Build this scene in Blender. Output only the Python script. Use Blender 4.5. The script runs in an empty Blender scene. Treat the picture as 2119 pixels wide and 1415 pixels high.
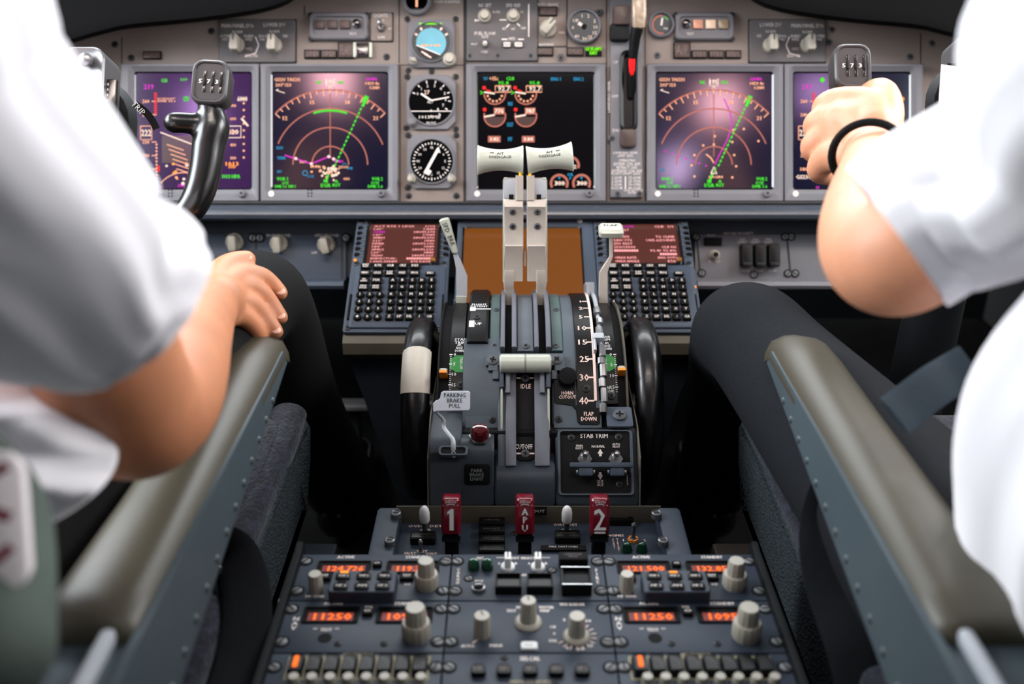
import bpy, bmesh, math, random
from mathutils import Vector, Matrix, noise
R_ = math.radians
rnd = random.Random(7)
SC = bpy.context.scene
COL = SC.collection

# ------------------------------------------------------------------ camera
W, H, F = 2119.0, 1415.0, 2060.0          # frame in pixels, focal length in pixels (35 mm on a 36 mm sensor)
PITCH = R_(25)
CAM = Vector((-0.0153, 0.0, 1.12))
AX = Vector((0, math.cos(PITCH), -math.sin(PITCH)))
UP = Vector((0, math.sin(PITCH), math.cos(PITCH)))
XX = Vector((1, 0, 0))

def ray(px, py):
    return AX + XX*((px-W/2)/F) + UP*(-(py-H/2)/F)
def U(px, py, d):                          # point seen at a pixel, at axial distance d
    return CAM + ray(px, py)*d
def onplane(px, py, p0, n):
    r = ray(px, py)
    return CAM + r*((p0-CAM).dot(n)/r.dot(n))
def frame(o, x, z):
    x = x.normalized(); z = z.normalized(); y = z.cross(x).normalized(); x = y.cross(z)
    return Matrix(((x.x, y.x, z.x, o.x), (x.y, y.y, z.y, o.y), (x.z, y.z, z.z, o.z), (0, 0, 0, 1)))
def L(fr, px, py, h=0.0):                  # local coordinates, on plane z=h of a frame, of what a pixel sees
    n = Vector(fr.col[2][:3]); o = Vector(fr.col[3][:3]) + n*h
    p = fr.inverted() @ onplane(px, py, o, n)
    return (p.x, p.y)

cam_d = bpy.data.cameras.new('camera'); cam = bpy.data.objects.new('camera', cam_d); COL.objects.link(cam)
cam_d.sensor_width = 36; cam_d.lens = 36*F/W
cam_d.clip_start = 0.02; cam_d.clip_end = 50
cam.matrix_world = frame(CAM, XX, -AX)
cam_d.dof.use_dof = True; cam_d.dof.focus_distance = 1.16; cam_d.dof.aperture_fstop = 3.1
SC.camera = cam

# ------------------------------------------------------------------ materials
MATS = {}
def s2l(c):
    return tuple((v/255/12.92 if v/255 <= .04045 else ((v/255+.055)/1.055)**2.4) for v in c)
def mat(name, rgb, rough=.5, metal=0, emit=None, es=1, bump=0, bscale=200, var=0, vscale=30, coat=0, trans=0, sss=0, spec=.5, sheen=0, kind='noise', stretch=(1,1,1), gen=False):
    if name in MATS: return MATS[name]
    m = bpy.data.materials.new(name); m.use_nodes = True
    nt = m.node_tree; b = nt.nodes['Principled BSDF']
    c = s2l(rgb)
    b.inputs['Base Color'].default_value = (*c, 1)
    b.inputs['Roughness'].default_value = rough; b.inputs['Metallic'].default_value = metal
    b.inputs['Coat Weight'].default_value = coat; b.inputs['Transmission Weight'].default_value = trans
    b.inputs['Specular IOR Level'].default_value = spec
    if sss:
        b.inputs['Subsurface Weight'].default_value = sss; b.inputs['Subsurface Radius'].default_value = (.012, .005, .003)
        b.inputs['Subsurface Scale'].default_value = .6
    if sheen: b.inputs['Sheen Weight'].default_value = sheen
    if emit:
        b.inputs['Emission Color'].default_value = (*s2l(emit), 1); b.inputs['Emission Strength'].default_value = es
    if bump or var:
        tc = nt.nodes.new('ShaderNodeTexCoord'); mp = nt.nodes.new('ShaderNodeMapping'); mp.inputs['Scale'].default_value = stretch
        nt.links.new(tc.outputs['Object'], mp.inputs['Vector'])
    if bump:
        if kind == 'weave':
            t = nt.nodes.new('ShaderNodeTexVoronoi'); t.inputs['Scale'].default_value = bscale; out = t.outputs['Distance']
        elif kind == 'wave':
            t = nt.nodes.new('ShaderNodeTexWave'); t.inputs['Scale'].default_value = bscale; t.inputs['Distortion'].default_value = 2; out = t.outputs['Fac']
        else:
            t = nt.nodes.new('ShaderNodeTexNoise'); t.inputs['Scale'].default_value = bscale; t.inputs['Detail'].default_value = 4; out = t.outputs['Fac']
        nt.links.new(mp.outputs['Vector'], t.inputs['Vector'])
        bp = nt.nodes.new('ShaderNodeBump'); bp.inputs['Strength'].default_value = bump; bp.inputs['Distance'].default_value = .002
        nt.links.new(out, bp.inputs['Height']); nt.links.new(bp.outputs['Normal'], b.inputs['Normal'])
    if var:
        t = nt.nodes.new('ShaderNodeTexNoise'); t.inputs['Scale'].default_value = vscale; t.inputs['Detail'].default_value = 5
        nt.links.new(mp.outputs['Vector'], t.inputs['Vector'])
        mx = nt.nodes.new('ShaderNodeMix'); mx.data_type = 'RGBA'
        k0 = 1-var; k1 = 1+var
        mx.inputs[6].default_value = (*[min(1, v*k0) for v in c], 1); mx.inputs[7].default_value = (*[min(1, v*k1) for v in c], 1)
        rp = nt.nodes.new('ShaderNodeMapRange'); rp.inputs['From Min'].default_value = .35; rp.inputs['From Max'].default_value = .65
        nt.links.new(t.outputs['Fac'], rp.inputs['Value']); nt.links.new(rp.outputs['Result'], mx.inputs[0])
        nt.links.new(mx.outputs[2], b.inputs['Base Color'])
    MATS[name] = m
    return m

mat('panel', (118, 108, 102), .52, var=.06, vscale=14, bump=.05, bscale=700, spec=0.25)
mat('bezel', (102, 102, 107), .5, var=.04, vscale=20, spec=0.25)
mat('subpanel', (90, 87, 88), .5, var=.05, spec=0.2)
mat('seam', (22, 22, 24), .7)
mat('blue_panel', (60, 69, 82), .5, var=.06, vscale=18, bump=.06, bscale=700, spec=0.25)
mat('ped', (50, 58, 70), .5, var=.07, vscale=16, bump=.08, bscale=700, spec=0.25)
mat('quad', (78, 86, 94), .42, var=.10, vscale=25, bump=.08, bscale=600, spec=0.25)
mat('quadlight', (92, 99, 107), .42, var=.08, vscale=30, spec=0.3)
mat('teal', (74, 92, 92), .45, var=.10, vscale=40, spec=0.3)
mat('lavender', (100, 103, 112), .4, var=.07, vscale=30, spec=0.3)
mat('black', (9, 9, 10), .38, var=.2, vscale=60, spec=0.2)
mat('blackgloss', (6, 6, 7), .2, coat=.5)
mat('blackmat', (14, 14, 16), .65, spec=0.12)
mat('fabricblack', (16, 17, 20), .9, bump=.3, bscale=90, spec=0.1)
mat('darkplate', (20, 19, 19), .55, var=.1, spec=0.12)
mat('wheel', (12, 13, 15), .3, coat=.15, var=.3, vscale=80, spec=0.4)
mat('wheelwhite', (190, 184, 172), .45, var=.05, vscale=50, bump=.1, bscale=60)
mat('white', (225, 226, 226), .5)
mat('cream', (172, 176, 164), .35, var=.03, vscale=40, coat=.15)
mat('knob', (158, 153, 141), .4, var=.05, vscale=60)
mat('brushed', (198, 190, 180), .36, .35, bump=.1, bscale=500, stretch=(1, 1, .03), var=.05)
mat('lightgrey', (176, 181, 188), .4, .2, var=.06)
mat('lightscrew', (104, 106, 108), .5, .2)
mat('outline', (150, 140, 108), .6)
mat('quad_shaded', (50, 57, 64), .42, var=.10, vscale=25, bump=.08, bscale=600, spec=.25)  # quad colour darkened: shade on the lower boxes put into the paint
mat('tab', (178, 183, 193), .4, var=.05)
mat('gripblack', (7, 8, 9), .3, coat=.25)
mat('metal', (140, 140, 142), .34, .85)
mat('chrome', (215, 215, 215), .15, 1)
mat('screw', (70, 72, 76), .55, .2)
mat('screwdark', (34, 36, 39), .5, .2)
mat('print', (214, 205, 200), .6)
mat('printpink', (236, 204, 192), .6)
mat('printdark', (40, 52, 48), .6)
mat('annun', (72, 60, 57), .35, var=.15, spec=0.2)
mat('annuntext', (92, 76, 72), .5)
mat('glass', (5, 5, 6), .06, spec=.4)
mat('green', (38, 128, 52), .45)
mat('greenlamp', (8, 62, 38), .15, coat=.6)
mat('orange', (240, 140, 40), .4)
mat('yellow', (238, 190, 40), .4)
mat('redlamp', (70, 4, 8), .12, coat=.7)
mat('red', (205, 20, 25), .4, emit=(255, 20, 20), es=.5)
mat('firered', (108, 12, 30), .22, coat=.4, var=.06)
mat('armrest', (64, 60, 48), .42, var=.04, vscale=10, bump=.05, bscale=400, spec=0.35)
mat('seatmetal', (72, 84, 90), .45, .2, var=.06, vscale=8, spec=0.3)
mat('rivet', (92, 102, 106), .35, .5)
mat('dark', (15, 18, 21), .6, var=.2, vscale=6, spec=0.2)
mat('floor', (12, 12, 12), .8, var=.3, vscale=10, spec=0.1)
mat('coaming', (4, 4, 5), .95, bump=.2, bscale=120, spec=.1)
mat('ledge', (58, 64, 73), .3, var=.05)
mat('fairing', (48, 56, 64), .5, var=.1, spec=.2)
mat('recess', (28, 36, 46), .6)
mat('beige', (88, 84, 74), .5, var=.08, spec=0.25)
mat('brown', (96, 62, 36), .8, var=.4, vscale=60)
mat('box', (92, 82, 76), .5, var=.12, vscale=12)
mat('seatcloth', (50, 56, 60), .95, bump=1.0, bscale=300, kind='weave', var=.2, vscale=200, spec=0.1)
mat('fleece', (34, 36, 45), .95, var=.5, vscale=120, sheen=.2, bump=1.0, bscale=330, stretch=(1, .5, 1), spec=.1)
mat('backcloth', (86, 96, 90), .9, bump=.3, bscale=150, var=.1, vscale=20, spec=0.1)
mat('maroon', (130, 40, 60), .7)
mat('skin', (214, 150, 116), .5, sss=.12, var=.07, vscale=28, bump=.12, bscale=160)
mat('skintan', (190, 126, 90), .5, sss=.12, var=.09, vscale=26, bump=.12, bscale=160)
mat('nail', (232, 180, 160), .3, sss=.1)
mat('shirt', (240, 239, 244), .8, bump=.08, bscale=500, sheen=.2)
mat('trousers', (18, 21, 26), .9, bump=.25, bscale=900, var=.2, vscale=300, spec=.2)
mat('trouserblack', (10, 11, 13), .85, bump=.2, bscale=900, spec=.2)
mat('hair', (60, 42, 30), .7)
mat('paper', (238, 230, 232), .8)
mat('skyblue', (84, 150, 168), .5, var=.08)
# things that give off light
def em(name, rgb, s=1.0): return mat(name, (3, 3, 3), .5, emit=rgb, es=s*.75, spec=.15)
em('e_peach', (255, 178, 140), 1.15); em('e_white', (255, 225, 205), 1.2)
em('e_rose', (225, 130, 110), .75); em('e_green', (70, 235, 40), 1.0); em('e_mag', (240, 40, 215), .95)
em('e_cyan', (20, 150, 200), .9); em('e_red', (255, 30, 25), 1.1); em('e_orange', (255, 105, 10), 1.6)
em('e_amber', (255, 150, 50), 1.5); em('e_lime', (130, 255, 10), 1.3)
mat('e_navy', (3, 3, 6), .13, emit=(13, 15, 42), es=.72); mat('e_black', (3, 3, 4), .08, emit=(9, 6, 9), es=.72)
mat('e_brown', (3, 3, 3), .3, emit=(128, 70, 14), es=.72); mat('e_cdu', (3, 3, 3), .3, emit=(92, 44, 36), es=.72)
mat('windowdark', (4, 3, 3), .6, spec=.1); mat('keyblack', (7, 7, 8), .45, spec=.2)
mat('e_ledred', (6, 1, 1), .6, emit=(120, 18, 8), es=.72)
mat('e_pink', (5, 5, 5), .3, emit=(255, 165, 165), es=.95)
mat('e_purple', (3, 3, 6), .13, emit=(60, 28, 78), es=.72)
mat('e_horn', (3, 3, 3), .2, emit=(86, 60, 56), es=.72)

# ------------------------------------------------------------------ objects
def tag(o, label=None, cat=None, group=None, kind=None):
    if label: o['label'] = label
    if cat: o['category'] = cat
    if group: o['group'] = group
    if kind: o['kind'] = kind
    return o
def thing(name, label, cat, M=None, group=None):
    o = bpy.data.objects.new(name, None); COL.objects.link(o)
    o.empty_display_size = .02
    if M is not None: o.matrix_world = M
    return tag(o, label, cat, group)
def dupe(o, parent, M=None, label=None):         # copy of one part
    c = o.copy(); COL.objects.link(c); c.parent = parent
    if M is not None: c.matrix_local = M
    if 'label' in c: del c['label']
    if label: c['label'] = label
    return c
def T(x, y, z=0): return Matrix.Translation((x, y, z))
def RZ(a): return Matrix.Rotation(a, 4, 'Z')
def RX(a): return Matrix.Rotation(a, 4, 'X')
def RY(a): return Matrix.Rotation(a, 4, 'Y')

_tc = {}
def text_mesh(s, res=1):
    if s not in _tc:
        c = bpy.data.curves.new('t', 'FONT'); c.body = s; c.size = 1; c.resolution_u = res; c.align_x = 'CENTER'
        c.space_line = .85
        o = bpy.data.objects.new('t', c); m = bpy.data.meshes.new_from_object(o)
        vs = [v.co.copy() for v in m.vertices]; fs = [tuple(p.vertices) for p in m.polygons]
        if vs:
            x0 = min(v.x for v in vs); x1 = max(v.x for v in vs); y0 = min(v.y for v in vs); y1 = max(v.y for v in vs)
            cx, cy = (x0+x1)/2, (y0+y1)/2
            vs = [(v.x-cx, v.y-cy) for v in vs]
            _tc[s] = (vs, fs, x1-x0, y1-y0)
        else: _tc[s] = ([], [], 1, 1)
        bpy.data.objects.remove(o); bpy.data.meshes.remove(m); bpy.data.curves.remove(c)
    return _tc[s]

class MB:
    """collects shapes in local coordinates and links them as one mesh"""
    def __init__(s, M=None):
        s.v = []; s.f = []; s.m = []; s.M = M.copy() if M is not None else Matrix(); s.mats = []
    def mi(s, m):
        if m not in s.mats: s.mats.append(m)
        return s.mats.index(m)
    def add(s, vs, fs, m, X=None):
        A = s.M @ X if X is not None else s.M
        k = len(s.v); s.v += [A @ Vector(v) for v in vs]; i = s.mi(m)
        flip = A.to_3x3().determinant() < 0
        for f in fs:
            g = [a+k for a in f]
            s.f.append(g[::-1] if flip else g); s.m.append(i)
    def rings(s, rs, m, cap0=True, cap1=True, closed=True, X=None):
        n = len(rs[0]); vs = [p for r in rs for p in r]; fs = []
        for a in range(len(rs)-1):
            for j in range(n if closed else n-1):
                j2 = (j+1) % n
                fs.append((a*n+j, a*n+j2, (a+1)*n+j2, (a+1)*n+j))
        if cap0: fs.append(tuple(range(n))[::-1])
        if cap1: fs.append(tuple((len(rs)-1)*n+j for j in range(n)))
        s.add(vs, fs, m, X)
    def rr(s, loops, m, cap0=False, cap1=True, k=3, X=None):
        """rounded rectangles (cx,cy,w,h,r,z) bridged one to the next"""
        rs = []
        for (cx, cy, w, h, r, z) in loops:
            r = max(1e-5, min(r, w/2-1e-6, h/2-1e-6)); p = []
            for (sx, sy, a0) in ((1, 1, 0), (-1, 1, 90), (-1, -1, 180), (1, -1, 270)):
                for i in range(k+1):
                    a = R_(a0+90*i/k)
                    p.append((cx+sx*(w/2-r)+r*math.cos(a), cy+sy*(h/2-r)+r*math.sin(a), z))
            rs.append(p)
        s.rings(rs, m, cap0, cap1, True, X)
    def box(s, cx, cy, cz, w, h, d, m, b=0, r=0, X=None):
        b = min(b, d*.45, w*.45, h*.45); r = max(r, 1e-5)
        z0, z1 = cz-d/2, cz+d/2
        if b: s.rr([(cx, cy, w-2*b, h-2*b, r, z0), (cx, cy, w, h, r+b, z0+b), (cx, cy, w, h, r+b, z1-b), (cx, cy, w-.6*b, h-.6*b, r+.7*b, z1-.3*b), (cx, cy, w-2*b, h-2*b, r, z1)], m, True, True, 2 if r < 1e-4 else 3, X)
        else: s.rr([(cx, cy, w, h, r, z0), (cx, cy, w, h, r, z1)], m, True, True, 1 if r < 1e-4 else 3, X)
    def poly(s, pts, z0, z1, m, X=None, bev=0):
        """extruded outline with a small chamfer"""
        n = len(pts); ar = sum(pts[i][0]*pts[(i+1) % n][1]-pts[(i+1) % n][0]*pts[i][1] for i in range(n))
        if ar < 0: pts = pts[::-1]
        rs = [[(x, y, z0) for x, y in pts]]
        if bev:
            ins = []
            for i in range(n):
                a = Vector(pts[i-1]); b = Vector(pts[i]); c = Vector(pts[(i+1) % n])
                d1 = (b-a).normalized(); d2 = (c-b).normalized(); nn = Vector((-d1.y-d2.y, d1.x+d2.x))
                nn = nn.normalized() if nn.length > 1e-6 else Vector((-d1.y, d1.x))
                ins.append((b.x+nn.x*bev, b.y+nn.y*bev))
            rs += [[(x, y, z1-bev) for x, y in pts], [(x, y, z1) for x, y in ins]]
        else: rs.append([(x, y, z1) for x, y in pts])
        s.rings(rs, m, True, True, True, X)
    def lathe(s, prof, m, n=24, X=None, cap0=True, cap1=True, flute=0, fl_n=0, sx=1, sy=1):
        rs = []
        for (r, z) in prof:
            q = []
            for i in range(n):
                a = 2*math.pi*i/n
                rr = r*(1-flute*(.5+.5*math.cos(a*fl_n))) if fl_n else r
                q.append((rr*math.cos(a)*sx, rr*math.sin(a)*sy, z))
            rs.append(q)
        s.rings(rs, m, cap0, cap1, True, X)
    def cyl(s, x, y, z0, z1, r, m, n=20, b=0, r1=None, X=None):
        r1 = r if r1 is None else r1
        pr = [(r, z0), (r1, z1-b)] + ([(r1-.3*b, z1-.3*b), (r1-b, z1)] if b else [])
        s.lathe(pr, m, n, (X if X is not None else Matrix()) @ T(x, y))
    def disc(s, x, y, z, r, m, n=24, X=None):
        s.add([(x+r*math.cos(2*math.pi*i/n), y+r*math.sin(2*math.pi*i/n), z) for i in range(n)], [tuple(range(n))], m, X)
    def quad(s, cx, cy, w, h, z, m, X=None, a=0):
        c, d = math.cos(a), math.sin(a)
        s.add([(cx+u*w/2*c-v*h/2*d, cy+u*w/2*d+v*h/2*c, z) for u, v in ((-1, -1), (1, -1), (1, 1), (-1, 1))], [(0, 1, 2, 3)], m, X)
    def fill(s, pts, z, m, X=None):
        n = len(pts); ar = sum(pts[i][0]*pts[(i+1) % n][1]-pts[(i+1) % n][0]*pts[i][1] for i in range(n))
        if ar < 0: pts = pts[::-1]
        s.add([(x, y, z) for x, y in pts], [tuple(range(n))], m, X)
    def line(s, pts, w, z, m, X=None):
        P = [Vector(p) for p in pts]; vs = []; fs = []
        for i, p in enumerate(P):
            d = (P[min(i+1, len(P)-1)]-P[max(i-1, 0)]); d = d.normalized() if d.length > 0 else Vector((1, 0)); nn = Vector((-d.y, d.x))*w/2
            vs += [(p.x+nn.x, p.y+nn.y, z), (p.x-nn.x, p.y-nn.y, z)]
        for i in range(len(P)-1): fs.append((2*i+1, 2*i+3, 2*i+2, 2*i))
        s.add(vs, fs, m, X)
    def arc(s, cx, cy, r, a0, a1, w, z, m, n=32, X=None):
        s.line([(cx+r*math.cos(R_(a0+(a1-a0)*i/n)), cy+r*math.sin(R_(a0+(a1-a0)*i/n))) for i in range(n+1)], w, z, m, X)
    def text(s, t, cx, cy, z, h, m, w=None, a=0, X=None, bold=0):
        """h = height of the whole block of writing; w forces its width"""
        vs, fs, tw, th = text_mesh(t)
        if not vs: return
        ky = h/th; kx = (w/tw) if w else ky
        c, d = math.cos(a), math.sin(a)
        offs = [0] if not bold else [-bold/2, bold/2]
        for i, o_ in enumerate(offs):
            s.add([(cx+(x*kx+o_)*c-y*ky*d, cy+(x*kx+o_)*d+y*ky*c, z+i*2e-5) for x, y in vs], fs, m, X)
    def tube(s, path, rad, m, n=14, cap=True, X=None, up=Vector((0, 0, 1)), shape=None):
        """sweep along points; rad = number, or list of (ra, rb): ra along the side axis, rb along the up axis"""
        P = [Vector(p) for p in path]; rs = []
        for i, p in enumerate(P):
            d = (P[min(i+1, len(P)-1)]-P[max(i-1, 0)]).normalized()
            sd = d.cross(up)
            sd = sd.normalized() if sd.length > 1e-4 else Vector((1, 0, 0))
            u2 = sd.cross(d)
            r = rad[i] if isinstance(rad, (list, tuple)) else rad
            ra, rb = r if isinstance(r, (list, tuple)) else (r, r)
            q = []
            for j in range(n):
                a = 2*math.pi*j/n; ca, sa = math.cos(a), math.sin(a)
                if shape:
                    e = 2/shape; ca = math.copysign(abs(ca)**e, ca); sa = math.copysign(abs(sa)**e, sa)
                q.append(p+sd*ca*ra+u2*sa*rb)
            rs.append(q)
        s.rings(rs, m, cap, cap, True, X)
    def build(s, name, parent=None, smooth=35, label=None, loc=None):
        me = bpy.data.meshes.new(name)
        vs = s.v
        me.from_pydata([tuple(v) for v in vs], [], s.f)
        for m in s.mats: me.materials.append(MATS[m])
        me.polygons.foreach_set('material_index', s.m)
        me.update(); me.validate()
        if smooth:
            me.polygons.foreach_set('use_smooth', [True]*len(me.polygons)); me.set_sharp_from_angle(angle=R_(smooth))
        o = bpy.data.objects.new(name, me); COL.objects.link(o)
        if parent: o.parent = parent
        if loc is not None: o.matrix_local = loc
        if label: o['label'] = label
        return o

def catmull(P, n=6):
    """smooth path through points that may be tuples of any length"""
    P = [tuple(p) for p in P]; out = []
    for i in range(len(P)-1):
        p0 = P[max(i-1, 0)]; p1 = P[i]; p2 = P[i+1]; p3 = P[min(i+2, len(P)-1)]
        for k in range(n):
            t = k/n
            out.append(tuple(.5*((2*b)+(-a+c)*t+(2*a-5*b+4*c-d)*t*t+(-a+3*b-3*c+d)*t**3) for a, b, c, d in zip(p0, p1, p2, p3)))
    out.append(P[-1])
    return out

# screws: one mesh of each kind, copied
def _screw(name, r, m, slot='x', ring=None):
    b = MB(); b.lathe([(r, -.0005), (r, .0006), (r*.85, .0011), (r*.3, .0013)], m, 16)
    if slot == 'x':
        b.quad(0, 0, r*1.1, r*.28, .00145, 'blackmat'); b.quad(0, 0, r*.28, r*1.1, .0015, 'blackmat')
    else: b.quad(0, 0, r*1.6, r*.3, .00145, 'blackmat')
    if ring: b.lathe([(r*1.45, -.0003), (r*1.45, .0004), (r*1.1, .0004)], ring, 16, cap1=False)
    o = b.build(name); me = o.data; bpy.data.objects.remove(o); return me
SCREW = {'x': _screw('screw_cross', .0042, 'screw'), 'd': _screw('screw_dark', .0042, 'screwdark'), 'f': _screw('fastener', .0040, 'lightscrew', 's', 'blackmat'), 's': _screw('screw_steel', .0042, 'lightscrew', 's', 'blackmat')}
def screw(parent, M, kind='x', k=1.0, name='screw'):
    o = bpy.data.objects.new(name, SCREW[kind]); COL.objects.link(o); o.parent = parent
    o.matrix_local = M @ RZ(rnd.uniform(0, 3)) @ Matrix.Scale(k, 4)
    return o
# ================================================================== main instrument panel
DM = 1.482; SM = F/DM
FM = frame(CAM+AX*DM, XX, -AX)             # a plane tilted 25 degrees back, real size
k1 = 1/SM
def mx(px, h=0): return (px-W/2)/SM*(1-h/DM)
def my(py, h=0): return -(py-H/2)/SM*(1-h/DM)
pan = thing('instrument_panel', 'grey main instrument panel across the cockpit under the black glareshield', 'instrument panel', FM)
b = MB()
b.poly([(mx(-60), my(432)), (mx(2180), my(432)), (mx(2180), my(-90)), (mx(-60), my(-90))], -.012, 0, 'panel')
for x0, y0, x1, y1 in ((252, 78, 252, 432), (826, -60, 826, 130), (822, 135, 960, 135), (960, -60, 963, 432), (828, 135, 828, 425), (1255, -60, 1255, 425), (1335, -60, 1335, 425), (963, 132, 1255, 132), (252, 133, 540, 133), (1340, 133, 1910, 133), (1905, 70, 1905, 425), (541, 136, 541, 425), (1618, 136, 1618, 425), (630, 12, 630, 30)):
    w = abs(x1-x0)*k1+.0016; h = abs(y1-y0)*k1+.0016
    b.quad(mx((x0+x1)/2), my((y0+y1)/2), w, h, .0003, 'seam')
b.build('panel_sheet', pan)
for x, y in ((238, 92), (438, 65), (272, 120), (800, 118), (1360, 115), (1720, 62), (1882, 118), (1928, 90), (1715, 88), (972, 117), (1160, 118), (1242, 26)):
    screw(pan, T(mx(x), my(y)), 'd' if x < 900 else 'x', 1.2)
# small plates and annunciators mounted on the sheet
def annun(par, x0, y0, x1, y1, txt='', m='annun', tm='annuntext', frame_m='blackmat', name='annunciator', h=.004, fr=.0016):
    bb = MB(); cx, cy = mx((x0+x1)/2), my((y0+y1)/2); w, hh = (x1-x0)*k1, (y1-y0)*k1
    bb.box(cx, cy, h/2, w, hh, h, frame_m, .0008)
    bb.box(cx, cy, h, w-2*fr, hh-2*fr, .001, m, .0003)
    if txt: bb.text(txt, cx, cy, h+.0007, hh*.6, tm, w*.75)
    return bb.build(name, par)
def subplate(par, x0, y0, x1, y1, texts=(), m='subpanel', lines=(), name='subpanel', h=.004):
    bb = MB(); cx, cy = mx((x0+x1)/2), my((y0+y1)/2)
    bb.box(cx, cy, h/2, (x1-x0)*k1, (y1-y0)*k1, h, m, .001, .002)
    bb.box(cx, cy, .0002, (x1-x0)*k1+.003, (y1-y0)*k1+.003, .001, 'seam')
    for t, x, y, hh, w in texts: bb.text(t, mx(x), my(y), h+.0002, hh*k1, 'print', w*k1)
    for x0_, y0_, x1_, y1_ in lines: bb.line([(mx(x0_), my(y0_)), (mx(x1_), my(y1_))], .0018, h+.0002, 'print')
    return bb.build(name, par)
def knob_main(par, x, y, r, hgt=.016, bar=True, m='knob', a=0, z=.004, label=None, name='knob'):
    bb = MB(); r *= k1
    bb.lathe([(r, 0), (r, .004), (r*.93, .0055), (r*.8, .006)], m, 28, flute=.06, fl_n=14)
    if bar: bb.box(0, 0, .006+hgt/2, r*.95, r*1.9, hgt, m, .0018, .001, RZ(a)); bb.box(0, r*.55, .006+hgt, r*.14, r*.7, .0005, 'printdark', 0, 0, RZ(a))
    else: bb.lathe([(r*.72, .005), (r*.68, hgt), (r*.6, hgt+.0015)], m, 24, flute=.05, fl_n=12)
    return bb.build(name, par, loc=T(mx(x), my(y), z), label=label)
def toggle_main(par, x, y, z=.004, s=1, tip='metal', name='toggle_switch', a=.3):
    bb = MB(); bb.lathe([(.007*s, 0), (.007*s, .002), (.005*s, .004), (.004*s, .006)], 'metal', 6)
    bb.lathe([(.0022*s, .004), (.0035*s, .018), (.0034*s, .020), (.001, .0215)], tip, 14, RX(a))
    return bb.build(name, par, loc=T(mx(x), my(y), z))
# left and right display selectors
for sgn in (-1, 1):
    def fx(x): return x if sgn < 0 else 2*1081-x
    x0, x1 = sorted((fx(455), fx(612)))
    subplate(pan, x0, 42, x1, 130, [('MAIN PANEL DUs', fx(493), 55, 8, 66), ('LOWER DU', fx(569), 53, 8, 44), ('NORM', fx(493), 68, 6, 20), ('NORM', fx(569), 67, 6, 20),
        ('OUTBD\nPFD', fx(468), 80, 13, 22), ('INBD\nPFD', fx(517), 80, 13, 20), ('ENG\nPRI', fx(545), 80, 13, 16), ('ND', fx(592), 76, 6, 10), ('MFD', fx(517), 103, 6, 14), ('ENG PRI', fx(522), 117, 6, 24)],
        lines=((fx(530), 78, fx(537), 95), (fx(537), 95, fx(530), 112), (fx(508), 118, fx(530), 112)))
    knob_main(pan, fx(492), 96, 17, a=0); knob_main(pan, fx(569), 96, 17, a=0)
# lamp cluster boxes
for cx_, mir in ((702, 1), (1456, -1)):
    bb = MB(); cy_ = 57
    w, h = 122*k1, 56*k1
    bb.rr([(mx(cx_), my(cy_), w, h, .008, 0), (mx(cx_), my(cy_), w, h, .008, .007), (mx(cx_), my(cy_), w-.004, h-.004, .007, .009), (mx(cx_), my(cy_), w-.012, h-.012, .006, .009), (mx(cx_), my(cy_), w-.014, h-.014, .006, .006)], 'bezel')
    for i, m_ in enumerate(('annun', 'annun', 'annun') if mir > 0 else ('e_dim', 'e_dim2', 'e_dim3')):
        if m_ not in MATS: mat(m_, {'e_dim': (140, 125, 100), 'e_dim2': (215, 190, 165), 'e_dim3': (200, 140, 115)}[m_], .3)
        bb.box(mx(cx_-mir*38+mir*26*i-(6 if mir < 0 else 0)*0), my(cy_-3), .008, 20*k1, 18*k1, .004, m_, .0005)
    bb.text('TEST', mx(cx_+mir*30), my(cy_+17), .0095, 5*k1, 'print')
    bb.lathe([(.006, .006), (.006, .012), (.004, .013)], 'blackgloss', 18, T(mx(cx_+mir*38), my(cy_-4)))
    bb.build('lamp_cluster', pan)
    for sx in (-57, 57):
        for sy in (-24, 24): screw(pan, T(mx(cx_+sx), my(cy_+sy), .003), 'd', 1.1)
subplate(pan, 768, 28, 812, 86, [('LIGHTS', 789, 34, 7, 28), ('TEST', 789, 45, 5, 13), ('BRT', 808, 61, 4, 8), ('DIM', 790, 79, 5, 13)], 'panel')
toggle_main(pan, 790, 60, a=-.2)
for x0, y0, x1, y1 in ((630, 104, 664, 122), (664, 104, 698, 122), (700, 88, 734, 122)): annun(pan, x0, y0, x1, y1, 'FLAPS' if y0 == 88 else 'SPD')
for x0, y0, x1, y1 in ((1393, 88, 1428, 122), (1430, 105, 1463, 122), (1465, 105, 1498, 122), (1500, 105, 1533, 122)): annun(pan, x0, y0, x1, y1, 'A/P' if y0 == 88 else 'STBY')
annun(pan, 297, 107, 335, 124, m='annun'); annun(pan, 1480, 486, 1481, 487) if False else None
bb = MB()
for sx in (735, 768): bb.box(mx(sx), my(105), .003, 6*k1, 31*k1, .006, 'cream', .0008)
bb.box(mx(751), my(105), .003, 26*k1, 27*k1, .006, 'blackgloss', .001)
bb.build('guarded_annunciator', pan, label='black square lamp between two cream bars')

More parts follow.
